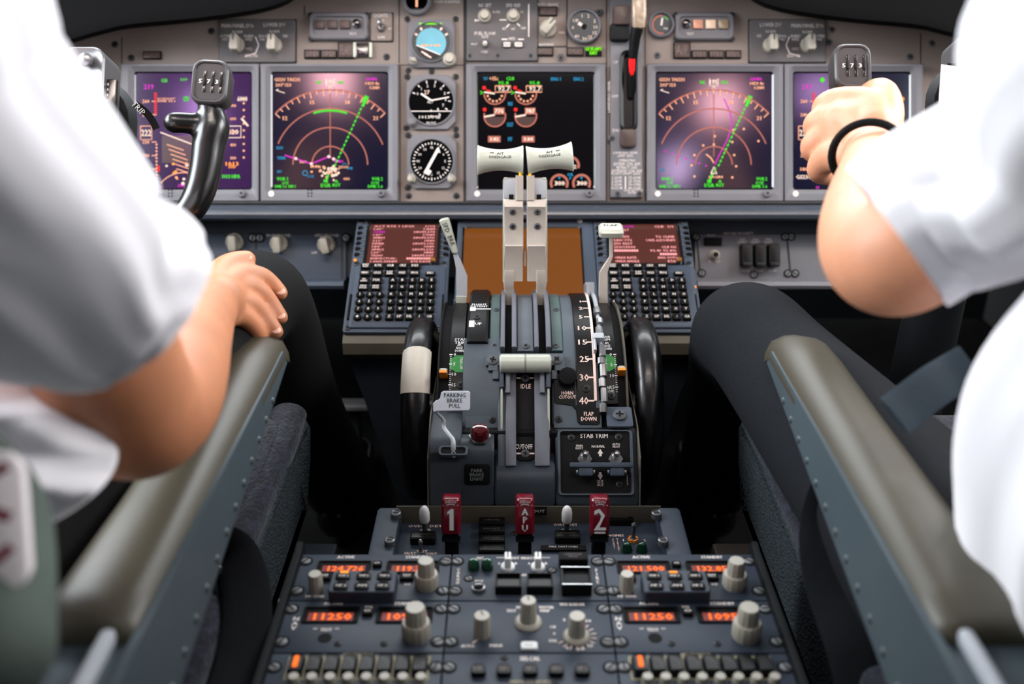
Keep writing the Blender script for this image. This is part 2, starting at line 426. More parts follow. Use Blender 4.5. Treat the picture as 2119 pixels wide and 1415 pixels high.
# centre standby column
def gauge_bezel(bb, cx, cy, w, h, ro, m='bezel', ch=.012, z=.006):
    w *= k1; h *= k1; X, Y = mx(cx), my(cy)
    pts = [(X-w/2+ch, Y-h/2), (X+w/2-ch, Y-h/2), (X+w/2, Y-h/2+ch), (X+w/2, Y+h/2-ch), (X+w/2-ch, Y+h/2), (X-w/2+ch, Y+h/2), (X-w/2, Y+h/2-ch), (X-w/2, Y-h/2+ch)]
    bb.poly(pts, 0, z-.001, m, None, .001)
    bb.lathe([(ro*k1+.003, z-.0012), (ro*k1+.0025, z+.0015), (ro*k1+.001, z+.0018), (ro*k1, z)], m, 40, T(X, Y), False, False)
    bb.disc(X, Y, z-.0004, ro*k1+.0005, 'glass', 40)
def inst(name, label, cat): return thing(name, label, cat, FM)
g0 = inst('yaw_indicator', 'round black gauge with one vertical orange pointer cut off by the frame top', 'gauge')
bb = MB(); bb.lathe([(30*k1, 0), (30*k1, .008), (27*k1, .010), (23*k1, .009), (22*k1, .004)], 'bezel', 36, T(mx(863), my(4)), cap1=False); bb.disc(mx(863), my(4), .0045, 23*k1, 'glass', 30)
bb.text('YAW DAMPER', mx(925), my(4), .0005, 6*k1, 'print', 55*k1); bb.build('case', g0)
bb = MB(); bb.box(mx(863), my(5), .006, 5*k1, 24*k1, .001, 'e_peach', .0003); bb.build('pointer', g0)
g1 = inst('standby_horizon', 'standby attitude indicator with tilted sky-blue ball in grey square bezel', 'gauge')
bb = MB(); bb.box(mx(893), my(92), .003, 98*k1, 100*k1, .006, 'bezel', .002, .010)
bb.lathe([(43*k1, .0055), (42*k1, .009), (40*k1, .0095), (39*k1, .006)], 'bezel', 40, T(mx(893), my(90)), False, False); bb.disc(mx(893), my(90), .0065, 40.5*k1, 'glass', 40)
bb.text('|', mx(893), my(61), .007, 6*k1, 'printpink')
for a in (-60, -35, 35, 60): bb.quad(mx(893)+math.sin(R_(a))*36*k1, my(92)+math.cos(R_(a))*36*k1, .003, .0045, .0068, 'printpink', a=-R_(a))
bb.line([(mx(868), my(52)), (mx(915), my(52))], .002, .0068, 'e_lime')
bb.build('case', g1)
bb = MB(); r = 31*k1; a0, a1 = -27, 207
pt = [(mx(893)+r*math.cos(R_(a)), my(92)+r*math.sin(R_(a))) for a in range(-52, 196, 8)]; bb.fill(pt, .0075, 'skyblue')
bb.fill([(mx(893)+r*math.cos(R_(a)), my(92)+r*math.sin(R_(a))) for a in range(196, 308, 8)]+[pt[0]], .0074, 'black')
bb.line([pt[-1], pt[0]], .0015, .0077, 'print')
bb.quad(mx(880), my(97), 14*k1, 3*k1, .0078, 'orange'); bb.quad(mx(905), my(97), 14*k1, 3*k1, .0078, 'orange'); bb.disc(mx(893), my(97), .0078, 2*k1, 'orange')
for i in range(3): bb.quad(mx(880+i*3), my(113+i*3-(i-1)*0), 24*k1-abs(i-1)*.006, .0012, .0078, 'printpink', a=-.5)
bb.build('attitude_ball', g1)
knob_main(g1, 931, 126, 14, .010, False, z=.006, name='caging_knob'); o = knob_main(g1, 856, 130, 8, .008, True, z=.006, name='selector_knob', a=1.2)
for sx, sy in ((-50, -52), (50, -52), (-48, 54), (0, 56)): screw(g1, T(mx(893+sx), my(92+sy)), 'd', 1.1)
g2 = inst('standby_altimeter', 'standby altitude and airspeed gauge, black face with horizontal split, below the blue horizon', 'gauge')
bb = MB(); gauge_bezel(bb, 893, 213, 102, 112, 46)
for i in range(10):
    a = R_(-90+36*i*1.0+90+18); a = R_(160-i*27.8)
    bb.text(str(i), mx(893)+30*k1*math.cos(a), my(205)+26*k1*math.sin(a), .0062, 6*k1, 'print')
    bb.quad(mx(893)+38*k1*math.cos(a), my(207)+36*k1*math.sin(a), .004, .0015, .0062, 'print', a=a)
bb.quad(mx(893), my(232), 84*k1, 1.6*k1, .0063, 'print'); bb.text('1013 MB', mx(890), my(244), .0062, 6*k1, 'print', 44*k1); bb.text('IN HG', mx(893), my(256), .0062, 5*k1, 'print')
bb.text('ALT', mx(891), my(213), .0062, 5*k1, 'print'); bb.text('27', mx(884), my(193), .0062, 8*k1, 'printpink')
bb.build('case', g2); bb = MB(); bb.line([(mx(893), my(210)), (mx(920), my(205)), (mx(930), my(203))], .0018, .0068, 'print'); bb.line([(mx(893), my(210)), (mx(872), my(196))], .0026, .0068, 'print'); bb.build('pointer', g2)
knob_main(g2, 854, 256, 9, .008, False, 'bezel', z=.005, name='setting_knob')
for sx, sy in ((-50, -54), (50, -54), (50, 54), (-52, 52)): screw(g2, T(mx(893+sx), my(213+sy)), 'd', 1.1)
g3 = inst('magnetic_indicator', 'round compass gauge with ring of ticks and bold slanted pointer, lowest of the centre column', 'gauge')
bb = MB(); gauge_bezel(bb, 894, 335, 102, 112, 44)
for i in range(36):
    a = R_(i*10); bb.quad(mx(894)+37*k1*math.cos(a), my(335)+37*k1*math.sin(a), (6 if i % 3 == 0 else 3.5)*k1, 2*k1, .0062, 'print', a=a)
for i, t in enumerate('N 3 6 E 12 15 S 21 24 W 30 33'.split()):
    a = R_(90-i*30); bb.text(t, mx(894)+28*k1*math.cos(a), my(335)+28*k1*math.sin(a), .0062, 5*k1, 'print')
bb.build('case', g3)
bb = MB(); bb.line([(mx(880), my(360)), (mx(908), my(309))], .0042, .0068, 'print'); bb.fill([(mx(908), my(305)), (mx(903), my(316)), (mx(912), my(318))], .0069, 'print'); bb.line([(mx(890), my(353)), (mx(884), my(362))], .007, .0067, 'print')
bb.build('pointer', g3)
for x_, t_ in ((853, 'ADF'), (935, 'VOR')): knob_main(g3, x_, 372, 9, .012, True, z=.005, name='source_knob')
for sx, sy in ((-49, -55), (50, -55), (-50, 53), (-48, 70), (50, 70)): screw(g3, T(mx(894+sx), my(335+sy)), 'd', 1.15)

# upper centre panel: engine and autobrake controls
up = inst('autobrake_panel', 'grey upper centre panel with fuel flow switch, two small knobs and autobrake selector', 'control panel')
subplate(up, 966, -20, 1112, 127, [('N1 SET', 1004, 13, 7, 26), ('AUTO', 1004, 22, 5, 14), ('BOTH', 1027, 27, 5, 14), ('SPD REF', 1062, 13, 7, 30), ('AUTO', 1062, 22, 5, 14), ('V1', 1079, 27, 5, 6),
    ('FUEL FLOW', 1004, 71, 7, 43), ('RATE', 1004, 78, 5, 13), ('USED', 1003, 109, 5, 14), ('RESET', 982, 93, 4, 13), ('MFD', 1060, 82, 6, 14), ('SET', 1044, 61, 5, 9), ('WT', 1062, 62, 5, 8), ('VREF', 1083, 60, 5, 11), ('1', 984, 44, 5, 3)],
    lines=((1094, 10, 1094, 78), (1038, 83, 1050, 83), (1072, 83, 1084, 83), (1048, 58, 1054, 52), (1076, 56, 1070, 50), (985, 44, 992, 44), (1034, 43, 1048, 43)))
subplate(up, 1113, -20, 1172, 96, [('AUTO BRAKE', 1133, 10, 6, 44), ('OFF', 1103, 68, 5, 8), ('MAX', 1163, 68, 5, 12), ('RTO', 1104, 84, 5, 18), ('ANTISKID', 1130, 93, 5, 32)], 'panel', name='autobrake_plate', h=.0015)
knob_main(up, 1003, 36, 14, .010, False); knob_main(up, 1062, 36, 14, .010, False)
knob_main(up, 1134, 62, 18, .014, True, a=-.7, name='autobrake_knob')
toggle_main(up, 1004, 93, tip='knob', s=.9)
for x_, t_ in ((1049, 'ENG'), (1073, 'SYS')):
    bb = MB(); bb.box(mx(x_), my(95), .005, 19*k1, 13*k1, .004, 'seam', .001, .002); bb.box(mx(x_), my(95), .0065, 16*k1, 10*k1, .003, 'print', .0008, .001); bb.text(t_, mx(x_), my(95), .0082, 6*k1, 'printdark'); bb.build('push_button', up)
annun(up, 1115, 15, 1153, 35, 'AUTO BRAKE'); annun(up, 1110, 99, 1145, 117, 'ANTISKID'); annun(up, 1172, 99, 1208, 117, 'LE FLAPS')
bb = MB(); bb.box(mx(1228), my(108), .002, 34*k1, 18*k1, .004, 'blackmat', .0008); bb.text('LE FLAPS\nEXT', mx(1228), my(107), .0043, 15*k1, 'e_lime', 32*k1, bold=.0012); bb.build('lit_annunciator', up, label='annunciator lit bright green')
for x, y in ((972, 117), (1030, 117), (1098, 117), (1160, 121), (1239, 27)): screw(up, T(mx(x), my(y), .003), 'x', 1.1)
fg = inst('flap_gauge', 'large round black flap position gauge with peach numerals right of the autobrake knob', 'gauge')
bb = MB(); bb.lathe([(36*k1, 0), (36*k1, .009), (34*k1, .011), (31*k1, .0105), (30*k1, .006)], 'bezel', 40, T(mx(1208), my(57)), cap1=False); bb.disc(mx(1208), my(57), .0065, 31*k1, 'glass', 36)
for t, x, y in (('UP', 1191, 46), ('1', 1204, 36), ('2', 1217, 36), ('5', 1230, 47), ('10', 1232, 59), ('15', 1230, 71), ('25', 1220, 80), ('30', 1209, 83), ('40', 1193, 78), ('0', 1185, 60)): bb.text(t, mx(x), my(y), .0068, 7*k1, 'e_white')
bb.build('case', fg); bb = MB(); bb.line([(mx(1208), my(58)), (mx(1196), my(51))], .005, .0075, 'print'); bb.disc(mx(1208), my(58), .0077, .004, 'blackmat'); bb.build('pointer', fg)
bg = inst('brake_pressure_gauge', 'small round brake pressure gauge with red arc and white needle', 'gauge')
bb = MB(); bb.lathe([(27*k1, 0), (27*k1, .009), (25*k1, .011), (23*k1, .0105), (22*k1, .006)], 'bezel', 36, T(mx(1367), my(54)), cap1=False); bb.disc(mx(1367), my(54), .0065, 23*k1, 'glass', 30)
bb.arc(mx(1367), my(54), 18*k1, 80, 285, 3*k1, .0068, 'e_rose'); bb.arc(mx(1367), my(54), 17*k1, 35, 75, 4*k1, .0068, 'green'); bb.text('PSI', mx(1376), my(62), .0068, 5*k1, 'print'); bb.build('case', bg)
bb = MB(); bb.line([(mx(1367), my(56)), (mx(1369), my(40))], .0028, .0074, 'print'); bb.build('pointer', bg)

# landing gear lever column
gl = inst('landing_gear_lever', 'landing gear lever with translucent wheel-shaped knob and red lit arm in black slot', 'lever')
bb = MB(); bb.box(mx(1295), my(190), .004, 66*k1, 440*k1, .008, 'bezel', .0015)
bb.text('LANDING GEAR\nLIMIT (IAS)', mx(1293), my(322), .0083, 13*k1, 'print', 50*k1)
bb.text('OPERATING\nEXTEND 270K-.82M\nRETRACT 235K\nEXTENDED 320K-.82M', mx(1296), my(345), .0083, 28*k1, 'print', 62*k1)
bb.text('FLAPS LIMIT (IAS)', mx(1294), my(362), .0083, 5*k1, 'print', 60*k1)
bb.text('1-250K\n2-250K\n5-250K\n10-210K', mx(1276), my(380), .0083, 27*k1, 'print', 24*k1); bb.text('15-200K\n25-190K\n30-175K\n40-162K', mx(1312), my(380), .0083, 27*k1, 'print', 26*k1)
bb.line([(mx(1293), my(367)), (mx(1293), my(393))], .0016, .0083, 'print')
bb.text('230K ALT FLAP\nEXTEND', mx(1310), my(398), .0083, 9*k1, 'print', 40*k1)
bb.text('UP', mx(1273), my(132), .0083, 6*k1, 'print'); bb.text('OFF', mx(1271), my(202), .0083, 6*k1, 'print'); bb.text('DN', mx(1273), my(272), .0083, 6*k1, 'print'); bb.text('LANDING GEAR', mx(1259), my(203), .0083, 5*k1, 'print', 64*k1, a=math.pi/2)
bb.rr([(mx(1299), my(193), 36*k1, 166*k1, .010, .008), (mx(1299), my(193), 36*k1, 166*k1, .010, .016), (mx(1299), my(193), 30*k1, 160*k1, .008, .0175), (mx(1299), my(193), 22*k1, 150*k1, .006, .016), (mx(1299), my(193), 18*k1, 146*k1, .006, .0095)], 'black')
bb.box(mx(1298), my(290), .012, 34*k1, 38*k1, .014, 'annun', .003, .003)
bb.box(mx(1284), my(42), .016, 36*k1, 40*k1, .022, 'annun', .002, .002); bb.box(mx(1280), my(74), .014, 40*k1, 34*k1, .014, 'dark', .002, .002)
bb.build('gear_lever_plate', gl)
bb = MB(); bb.tube([(mx(1303), my(205), .012), (mx(1303), my(150), .028), (mx(1306), my(100), .045), (mx(1310), my(78), .052)], [.0045, .006, .008, .009], 'black', 12)
bb.build('lever_arm', gl)
bb = MB(); bb.tube([(mx(1303), my(166), .0245), (mx(1302), my(136), .037)], [.0042, .0048], 'red', 10); bb.build('red_light', gl, label='glowing red strip on the lever arm')
bb = MB(); bb.tube([(mx(1312), my(y), z) for y, z in ((84, .052), (80, .056), (60, .06), (30, .06), (12, .057), (8, .054))], [(.004, .003), (.009, .006), (.0105, .007), (.0105, .007), (.009, .006), (.004, .003)], 'gearknob' if 'gearknob' in MATS else (mat('gearknob', (150, 132, 112), .3, var=.25, vscale=140) and 'gearknob'), 20, shape=2.6); bb.build('wheel_knob', gl)
for x, y in ((1277, 402), (1322, 402), (1312, 4), (1264, 288)): screw(gl, T(mx(x), my(y), .008), 'x', 1.15)

# ------------------------------------------------------------------ display units
def screen_ring(bb, x0, y0, x1, y1, sx0, sy0, sx1, sy1, m='bezel'):
    cx, cy, w, h = mx((x0+x1)/2), my((y0+y1)/2), (x1-x0)*k1, (y1-y0)*k1
    sx, sy, sw, sh = mx((sx0+sx1)/2), my((sy0+sy1)/2), (sx1-sx0)*k1, (sy1-sy0)*k1
    bb.rr([(cx, cy, w, h, .0015, 0), (cx, cy, w, h, .0015, .010), (cx, cy, w-.002, h-.002, .0015, .011), (sx, sy, sw+.018, sh+.018, .006, .011), (sx, sy, sw+.010, sh+.010, .006, .0075), (sx, sy, sw+.004, sh+.004, .004, .006)], m, cap1=False)
    bb.rr([(sx, sy, sw+.004, sh+.004, .004, .006), (sx, sy, sw, sh, .004, .004)], 'blackgloss', cap1=False)
ZS = .0042
class Scr:
    def __init__(s, sx0, sy0, sx1, sy1, bg):
        s.b = MB(); s.b.rr([(mx((sx0+sx1)/2), my((sy0+sy1)/2), (sx1-sx0)*k1+.001, (sy1-sy0)*k1+.001, .004, ZS-.0004)], bg, cap1=True)
    def t(s, txt, x, y, h, m, w=None, bold=1.0): s.b.text(txt, mx(x), my(y), ZS, h*k1, m, w*k1 if w else None, bold=bold*k1)
    def l(s, pts, w, m): s.b.line([(mx(x), my(y)) for x, y in pts], w*k1, ZS+rnd.uniform(0, 6e-5), m)
    def a(s, x, y, r, a0, a1, w, m, n=40): s.b.arc(mx(x), my(y), r*k1, a0, a1, w*k1, ZS+1e-5, m, n)
    def d(s, x, y, r, m): s.b.disc(mx(x), my(y), ZS+4e-5, r*k1, m, 10)
    def q(s, x, y, w, h, m, z=0): s.b.quad(mx(x), my(y), w*k1, h*k1, ZS-2e-4+z, m)
def du(name, label, x0, y0, x1, y1, sx0, sy0, sx1, sy1, group='square flight displays in the main panel'):
    t = thing(name, label, 'display', FM, group)
    bb = MB(); screen_ring(bb, x0, y0, x1, y1, sx0, sy0, sx1, sy1)
    bb.disc(mx(x0+22), my(y1-15), .0114, 6*k1, 'print', 16)
    bb.build('bezel', t)
    bb = MB(); bb.lathe([(8*k1, .011), (8*k1, .014), (6*k1, .016)], 'bezel', 18, T(mx(x1-34), my(y1-15))); bb.lathe([(3*k1, .016), (3*k1, .0163)], 'seam', 12, T(mx(x1-34), my(y1-15))); bb.build('knob', t)
    bb = MB()
    for dx in (-3, 4):
        for dy in (0, 6, 12): bb.disc(mx((x0+x1)/2-40+dx), my(y1-22+dy), .0114, 1.8*k1, 'blackmat', 8)
    bb.build('sensor_holes', t)
    return t
def nd(cx, right):
    s = Scr(cx-119, 153, cx+119, 391, 'e_navy'); C = (cx+1, 342) if not right else (cx-1, 342)
    x, y = C
    s.a(x, y, 155, 43, 136.5, 3.2, 'e_rose', 60)
    for i in range(19):
        a = 137-i*5.2; r1 = 147 if i % 2 else 142
        s.l([(x+155*math.cos(R_(a)), y-155*math.sin(R_(a))), (x+r1*math.cos(R_(a)), y-r1*math.sin(R_(a)))], 2.2, 'e_peach')
    for t_, a in (('12', 134), ('15', 106), ('18', 74.5) , ('21', 46)):
        s.t(t_, x+134*math.cos(R_(a)), y-134*math.sin(R_(a)), 8, 'e_peach')
    s.a(x, y, 116, 21 if not right else 22, 158, 2.6, 'e_rose'); s.a(x, y, 77, 0, 180, 2.6, 'e_rose'); s.a(x, y, 38, 0, 180, 2.6, 'e_rose')
    s.l([(x, 190), (x, 325)], 2, 'e_rose'); s.t('195', x, 171, 10, 'e_white', 16); s.l([(x-9, 164), (x-9, 179), (x+9, 179), (x+9, 164)], 1.5, 'e_white'); s.l([(x-4, 186), (x, 180), (x+4, 186)], 1.5, 'e_white')
    s.t('TRK', x-24, 172, 6, 'e_green', 12); s.t('MAG', x+22, 172, 6, 'e_green', 13)
    s.t('GS231 TAS231', cx-88, 166, 7, 'e_peach', 52); s.t('207°/23', cx-96, 177, 7, 'e_peach', 32); s.l([(cx-111, 188), (cx-93, 194)], 1.6, 'e_white'); s.l([(cx-111, 188), (cx-106, 186)], 1.6, 'e_white')
    s.t('GAVBA', cx+86, 165, 6, 'e_mag', 24); s.t('1429.4z', cx+88, 174, 6, 'e_peach', 28); s.t('0.2NM', cx+92, 183, 6, 'e_peach', 20)
    gx = x+73; 
    for i in range(17):
        a = i/17; b_ = (i+.62)/17
        s.l([(x+9+(gx-x-9)*a, 345-(345-205)*a), (x+9+(gx-x-9)*b_, 345-(345-205)*b_)], 3.4, 'e_green')
    s.l([(gx-4, 214), (gx+3, 200)], 9, 'e_green'); s.l([(gx-6, 222), (gx-2, 212)], 5, 'e_green')
    if not right:
        s.a(x, y, 112, 72, 108, 4, 'e_green', 14)
        s.l([(cx-93, 322), (cx-38, 340), (cx-2, 325), (cx+22, 336)], 2.6, 'e_mag'); s.t('GAV01', cx+18, 335, 5, 'e_mag', 18)
        for dx, dy in ((-38, 340), (-70, 329), (-2, 325), (8, 330)): s.d(cx+dx, dy, 3.2, 'e_white')
        for i in range(36): s.d(cx+rnd.gauss(2, 9), 357+rnd.gauss(0, 7), rnd.uniform(1.6, 3.2), rnd.choice(['e_white', 'e_peach', 'e_white']))
        for i in range(9): s.d(cx+rnd.uniform(-42, -10), 350+rnd.uniform(-6, 8), 2.4, 'e_peach')
        for t_, dx, dy in (('UPIR', -26, 346), ('TITOV', 28, 347), ('EKPI', -55, 336), ('ODI', 34, 371)): s.t(t_, cx+dx, dy, 5, 'e_peach')
        s.t('ELEV', cx-103, 307, 6, 'e_cyan', 13); s.t('TERR', cx-100, 328, 6, 'e_cyan', 18); s.t('ARPT', cx-104, 356, 5, 'e_cyan', 10); s.a(cx-51, 359, 5, 0, 360, 2, 'e_cyan', 12); s.t('LUZ', cx-39, 366, 5, 'e_cyan'); s.t('DIK', cx+42, 349, 5, 'e_cyan'); s.l([(cx+26, 343), (cx+31, 338), (cx+35, 343)], 1.6, 'e_cyan')
    else:
        s.l([(x+21, 205), (x+33, 232), (x+38, 256), (x+28, 290), (x+12, 320), (x+2, 342)], 2.2, 'e_mag')
        s.l([(x-16, 320), (x-6, 328), (x, 338)], 3, 'e_peach')
        for i in range(7): s.d(x-100+i*14, 314+i*5, 2, 'e_mag')
        for dx, dy in ((40, 270), (62, 268), (92, 293), (38, 295), (2, 283), (0, 300), (-22, 302), (46, 345), (-46, 343), (-40, 322), (42, 322), (38, 368), (-40, 366)): s.d(x+dx, dy, 2.6, 'e_peach')
        s.l([(x-6, 360), (x+6, 360), (x, 346), (x-6, 360)], 2.6, 'e_white'); s.t('LAGIN', x+4, 367, 5, 'e_peach', 28); s.t('RDR', cx-107, 353, 5, 'e_cyan', 9)
        for i in range(10):
            s.l([(x+2-i*1.6, 348+i*3.6), (x+5-i*1.6, 350+i*3.6)], 2, 'e_green')
    s.t('VOR 1', cx-98, 371, 7, 'e_green', 22); s.t('LUZ\nDME 1.6  HM 1', cx-92, 383, 13, 'e_green', 42); s.t('VOR 2', cx+98, 371, 7, 'e_green', 22); s.t('LUZ\nDME 1.6', cx+94, 383, 13, 'e_green', 30)
    s.t('M\nEGR', x-9, 380, 16, 'e_green', 20); s.t('A\nRST', x+13, 380, 14, 'e_green', 16); s.l([(x-4, 362), (x-9, 378)], 4, 'e_green')
    return s
def pfd(cx, full):
    s = Scr(cx-119, 153, cx+119, 391, 'e_purple' if full else 'e_navy')
    s.t('219', cx-92, 181, 10, 'e_mag', 20); s.t('219' if full else 'LNAV', cx-20, 166, 5, 'e_green', 14); s.t('CLB', cx-60, 168, 7, 'e_green', 12) if full else s.d(cx-60, 167, 5, 'e_green'); s.t('VNAV SPD', cx+40, 168, 6, 'e_green', 40)
    for i, v in enumerate((260, 240, 0, 220, 200, 180)):
        if v: s.t(str(v), cx-98, 211+i*28, 7, 'e_peach', 14)
        s.l([(cx-86, 211+i*28), (cx-76, 211+i*28)], 2, 'e_peach')
    for i in range(9): s.q(cx-78, 195+i*5, 6, 3, 'e_red', 3e-4)
    s.l([(cx-109, 262), (cx-86, 262), (cx-86, 290), (cx-109, 290), (cx-109, 262)], 2, 'e_peach'); s.t('222', cx-97, 276, 13, 'e_white', 20)
    s.t('GS231', cx-100, 367, 8, 'e_white', 28); s.t('H', cx-70, 389, 6, 'e_mag')
    if full:
        s.t('LUZ/237°\nDME 13.1', cx-55, 208, 9, 'e_peach', 36); s.t('CMD', cx-15, 206, 10, 'e_green', 12)
        s.q(cx-25, 310, 80, 56, 'e_horn', 1e-4); s.l([(cx-68, 275), (cx+4, 302)], 2.4, 'e_white')
        for i in range(6): s.l([(cx-55+i*4, 300+i*10), (cx-20+i*4, 312+i*10)], 2, 'e_peach')
        s.t('6000', cx+101, 206, 10, 'e_white', 20); s.t('219', cx+78, 170, 8, 'e_mag', 12)
        for i in range(5): s.t(str(7-i)+'00', cx+82, 220+i*27, 6, 'e_peach', 12)
        s.l([(cx+68, 262), (cx+98, 262), (cx+98, 286), (cx+68, 286), (cx+68, 262)], 2, 'e_white'); s.t('620', cx+82, 274, 10, 'e_white', 22); s.q(cx+70, 273, 5, 12, 'e_green', 3e-4)
        s.l([(cx+99, 246), (cx+113, 262)], 4, 'e_white'); s.t('1013', cx+80, 340, 8, 'e_amber', 26); s.t('STD', cx+80, 346, 6, 'e_amber')
        s.t('1013 HPA', cx+78, 366, 8, 'e_green', 36); s.a(cx-20, 420, 62, 40, 140, 2, 'e_peach')
        for i in range(14): s.d(cx-50+rnd.uniform(-10, 60), 360+rnd.uniform(-20, 26), rnd.uniform(2, 4), rnd.choice(['e_peach', 'e_amber', 'e_white']))
        for i in range(12): s.d(cx-76, 300+i*7, 2.2, 'e_peach')
        s.q(cx-72, 350, 5, 12, 'e_red', 3e-4); s.t('195H', cx-22, 385, 6, 'e_mag', 18)
        for i in range(9): s.d(cx+104, 215+i*14, 2.4, 'e_peach')
    else:
        s.t('6000', cx+99, 206, 9, 'e_amber', 20); s.a(cx-20, 420, 62, 40, 140, 2, 'e_peach'); s.q(cx-14, 240, 90, 60, 'e_purple', 1e-4); s.q(cx-14, 300, 90, 56, 'e_horn', 1e-4)
        for i in range(5): s.t(str(7-i)+'00', cx+82, 226+i*27, 6, 'e_peach', 12)
        s.t('1013 HPA', cx+78, 366, 8, 'e_green', 36)
    return s
t = du('flight_display', 'leftmost flight display, purple glow behind the black yoke grip', 256, 136, 539, 418, 283, 153, 521, 391); pfd(402, True).b.build('screen', t)
t = du('flight_display', 'map display with magenta route line, left of the round standby gauges', 543, 136, 825, 418, 565, 153, 802, 391); nd(683.5, False).b.build('screen', t)
t = du('flight_display', 'map display right of the landing gear lever with curved magenta track', 1337, 136, 1617, 418, 1358, 153, 1596, 391); nd(1477, True).b.build('screen', t)
t = du('flight_display', 'rightmost flight display partly behind the hand on the yoke', 1620, 136, 1904, 418, 1641, 153, 1879, 391); pfd(1760, False).b.build('screen', t)
t = du('engine_display', 'black engine display with round dials behind the thrust lever handles', 966, 136, 1252, 418, 989, 153, 1228, 391)
s = Scr(989, 153, 1228, 391, 'e_black')
s.t('TAT', 1005, 164, 6, 'e_cyan', 9); s.t('+15c', 1022, 164, 8, 'e_peach', 18); s.t('CLB', 1056, 164, 7, 'e_green', 16)
s.t('ENG 1', 1150, 165, 7, 'e_cyan', 20); s.t('ENG 2', 1197, 165, 7, 'e_cyan', 20)
for x_, n1, eg, ff in ((1024, '92.7', '776', '3.82'), (1088, '92.7', '787', '3.84')):
    s.t('95.8', x_+18, 173, 7, 'e_green', 21)
    s.a(x_, 195, 22, 182, 375, 3, 'e_rose', 24); s.l([(x_+1, 179), (x_+33, 179), (x_+33, 192), (x_+1, 192), (x_+1, 179)], 2, 'e_peach'); s.t(n1, x_+19, 185, 10, 'e_white', 24); s.l([(x_-22, 192), (x_, 195)], 3.5, 'e_white')
    for i in range(6): s.d(x_+15*math.cos(R_(195+i*30)), 196-15*math.sin(R_(195+i*30)), 2.4, 'e_peach')
    s.d(x_-22, 183, 4, 'e_red'); s.l([(x_-30, 190), (x_-24, 193), (x_-30, 196)], 2.4, 'e_green'); s.l([(x_-18, 187), (x_-8, 190)], 2.4, 'e_red')
    s.a(x_, 241, 22, 165, 375, 3, 'e_rose', 24)
    s.b.fill([(mx(x_)+20*k1*math.cos(R_(a)), my(241)+20*k1*math.sin(R_(a))) for a in range(186, 361, 12)], ZS-1e-4, 'e_horn')
    s.l([(x_-22, 243), (x_, 239)], 3.5, 'e_white'); s.q(x_+9, 231, 22, 14, 'e_rose', 1.2e-4); s.t(eg, x_+9, 231, 9, 'e_white', 18); s.d(x_-21, 228, 4, 'e_red')
    s.q(x_-1+(x_ > 1050)*6, 289, 26, 13, 'e_rose', 1.2e-4); s.t(ff, x_-1+(x_ > 1050)*6, 289, 7, 'e_white', 18)
for y_, t_ in ((216, 'N1'), (259, 'EGT'), (289, 'FF')): s.t(t_, 1056, y_, 8, 'e_cyan', 12 if t_ == 'EGT' else 8)
for x_ in (1157, 1203): s.a(x_, 380, 17, -30, 210, 5, 'e_rose', 24); s.t('300', x_+1, 380, 9, 'e_white', 20, 2); s.d(x_, 369, 2.5, 'e_cyan')
s.t('OIL\nP', 1180, 366, 14, 'e_cyan', 13); s.a(1180, 343, 17, -20, 200, 5, 'e_rose', 20); s.t('52', 1186, 346, 8, 'e_white', 12, 2); s.d(1178, 336, 3, 'e_cyan')
s.q(1173, 196, 92, 26, 'e_black', 1e-4)
s.b.build('screen', t)

# ------------------------------------------------------------------ glareshield, ledge, lower panels
def gp(px, py, h): return ((px-W/2)/SM*(1-h/DM), -(py-H/2)/SM*(1-h/DM))
gs = thing('glareshield', 'black matte glareshield overhanging the top of the instrument panel', 'glareshield', FM)
edge = [(-120, 130), (60, 118), (149, 86), (210, 68), (270, 55), (400, 43), (500, 30), (560, 18), (600, 2), (630, -22), (700, -45), (1081, -55)]
edge = [(x, y) for x, y, in catmull(edge, 4)]
edge = edge+[(2162-x, y) for x, y in edge[::-1][1:]]
bb = MB()
rs = []
for z, dy, dx in ((.004, 4, 0), (.03, 2, 0), (.062, 0, 0), (.074, 0, 0), (.080, -5, 0), (.081, -14, 0), (.078, -30, 0)):
    rs.append([(*gp(x, y+dy, z), z) for x, y in edge])
rs.append([(*gp(x, -150, .06), .06) for x, y in edge]); rs.append([(*gp(x, -160, -.2), -.2) for x, y in edge])
bb.rings(rs, 'coaming', False, False, False)
bb.build('padded_edge', gs)
bb = MB(); bb.box(0, my(-150), -.3, 1.9, .02, .45, 'coaming', .005); bb.build('top_deck', gs)

lg = thing('panel_ledge', 'long rounded grey ledge running under the flight displays', 'ledge', FM)
bb = MB()
prof = [(420, .0), (423, .006), (425, .012), (430, .022), (436, .026), (444, .027), (452, .024), (456, .014), (457, -.03)]
rs = [[(mx(x), my(y, z), z) for y, z in prof] for x in (-60, 2180)]
bb.rings(rs, 'ledge', True, True, False); bb.box(0, my(421), .004, 1.6, .004, .012, 'seam', .001); bb.build('ledge_roll', lg)
bb = MB(); bb.box(0, my(500), -.045, 1.62, 140*k1, .01, 'recess'); bb.build('recess_panel', lg)

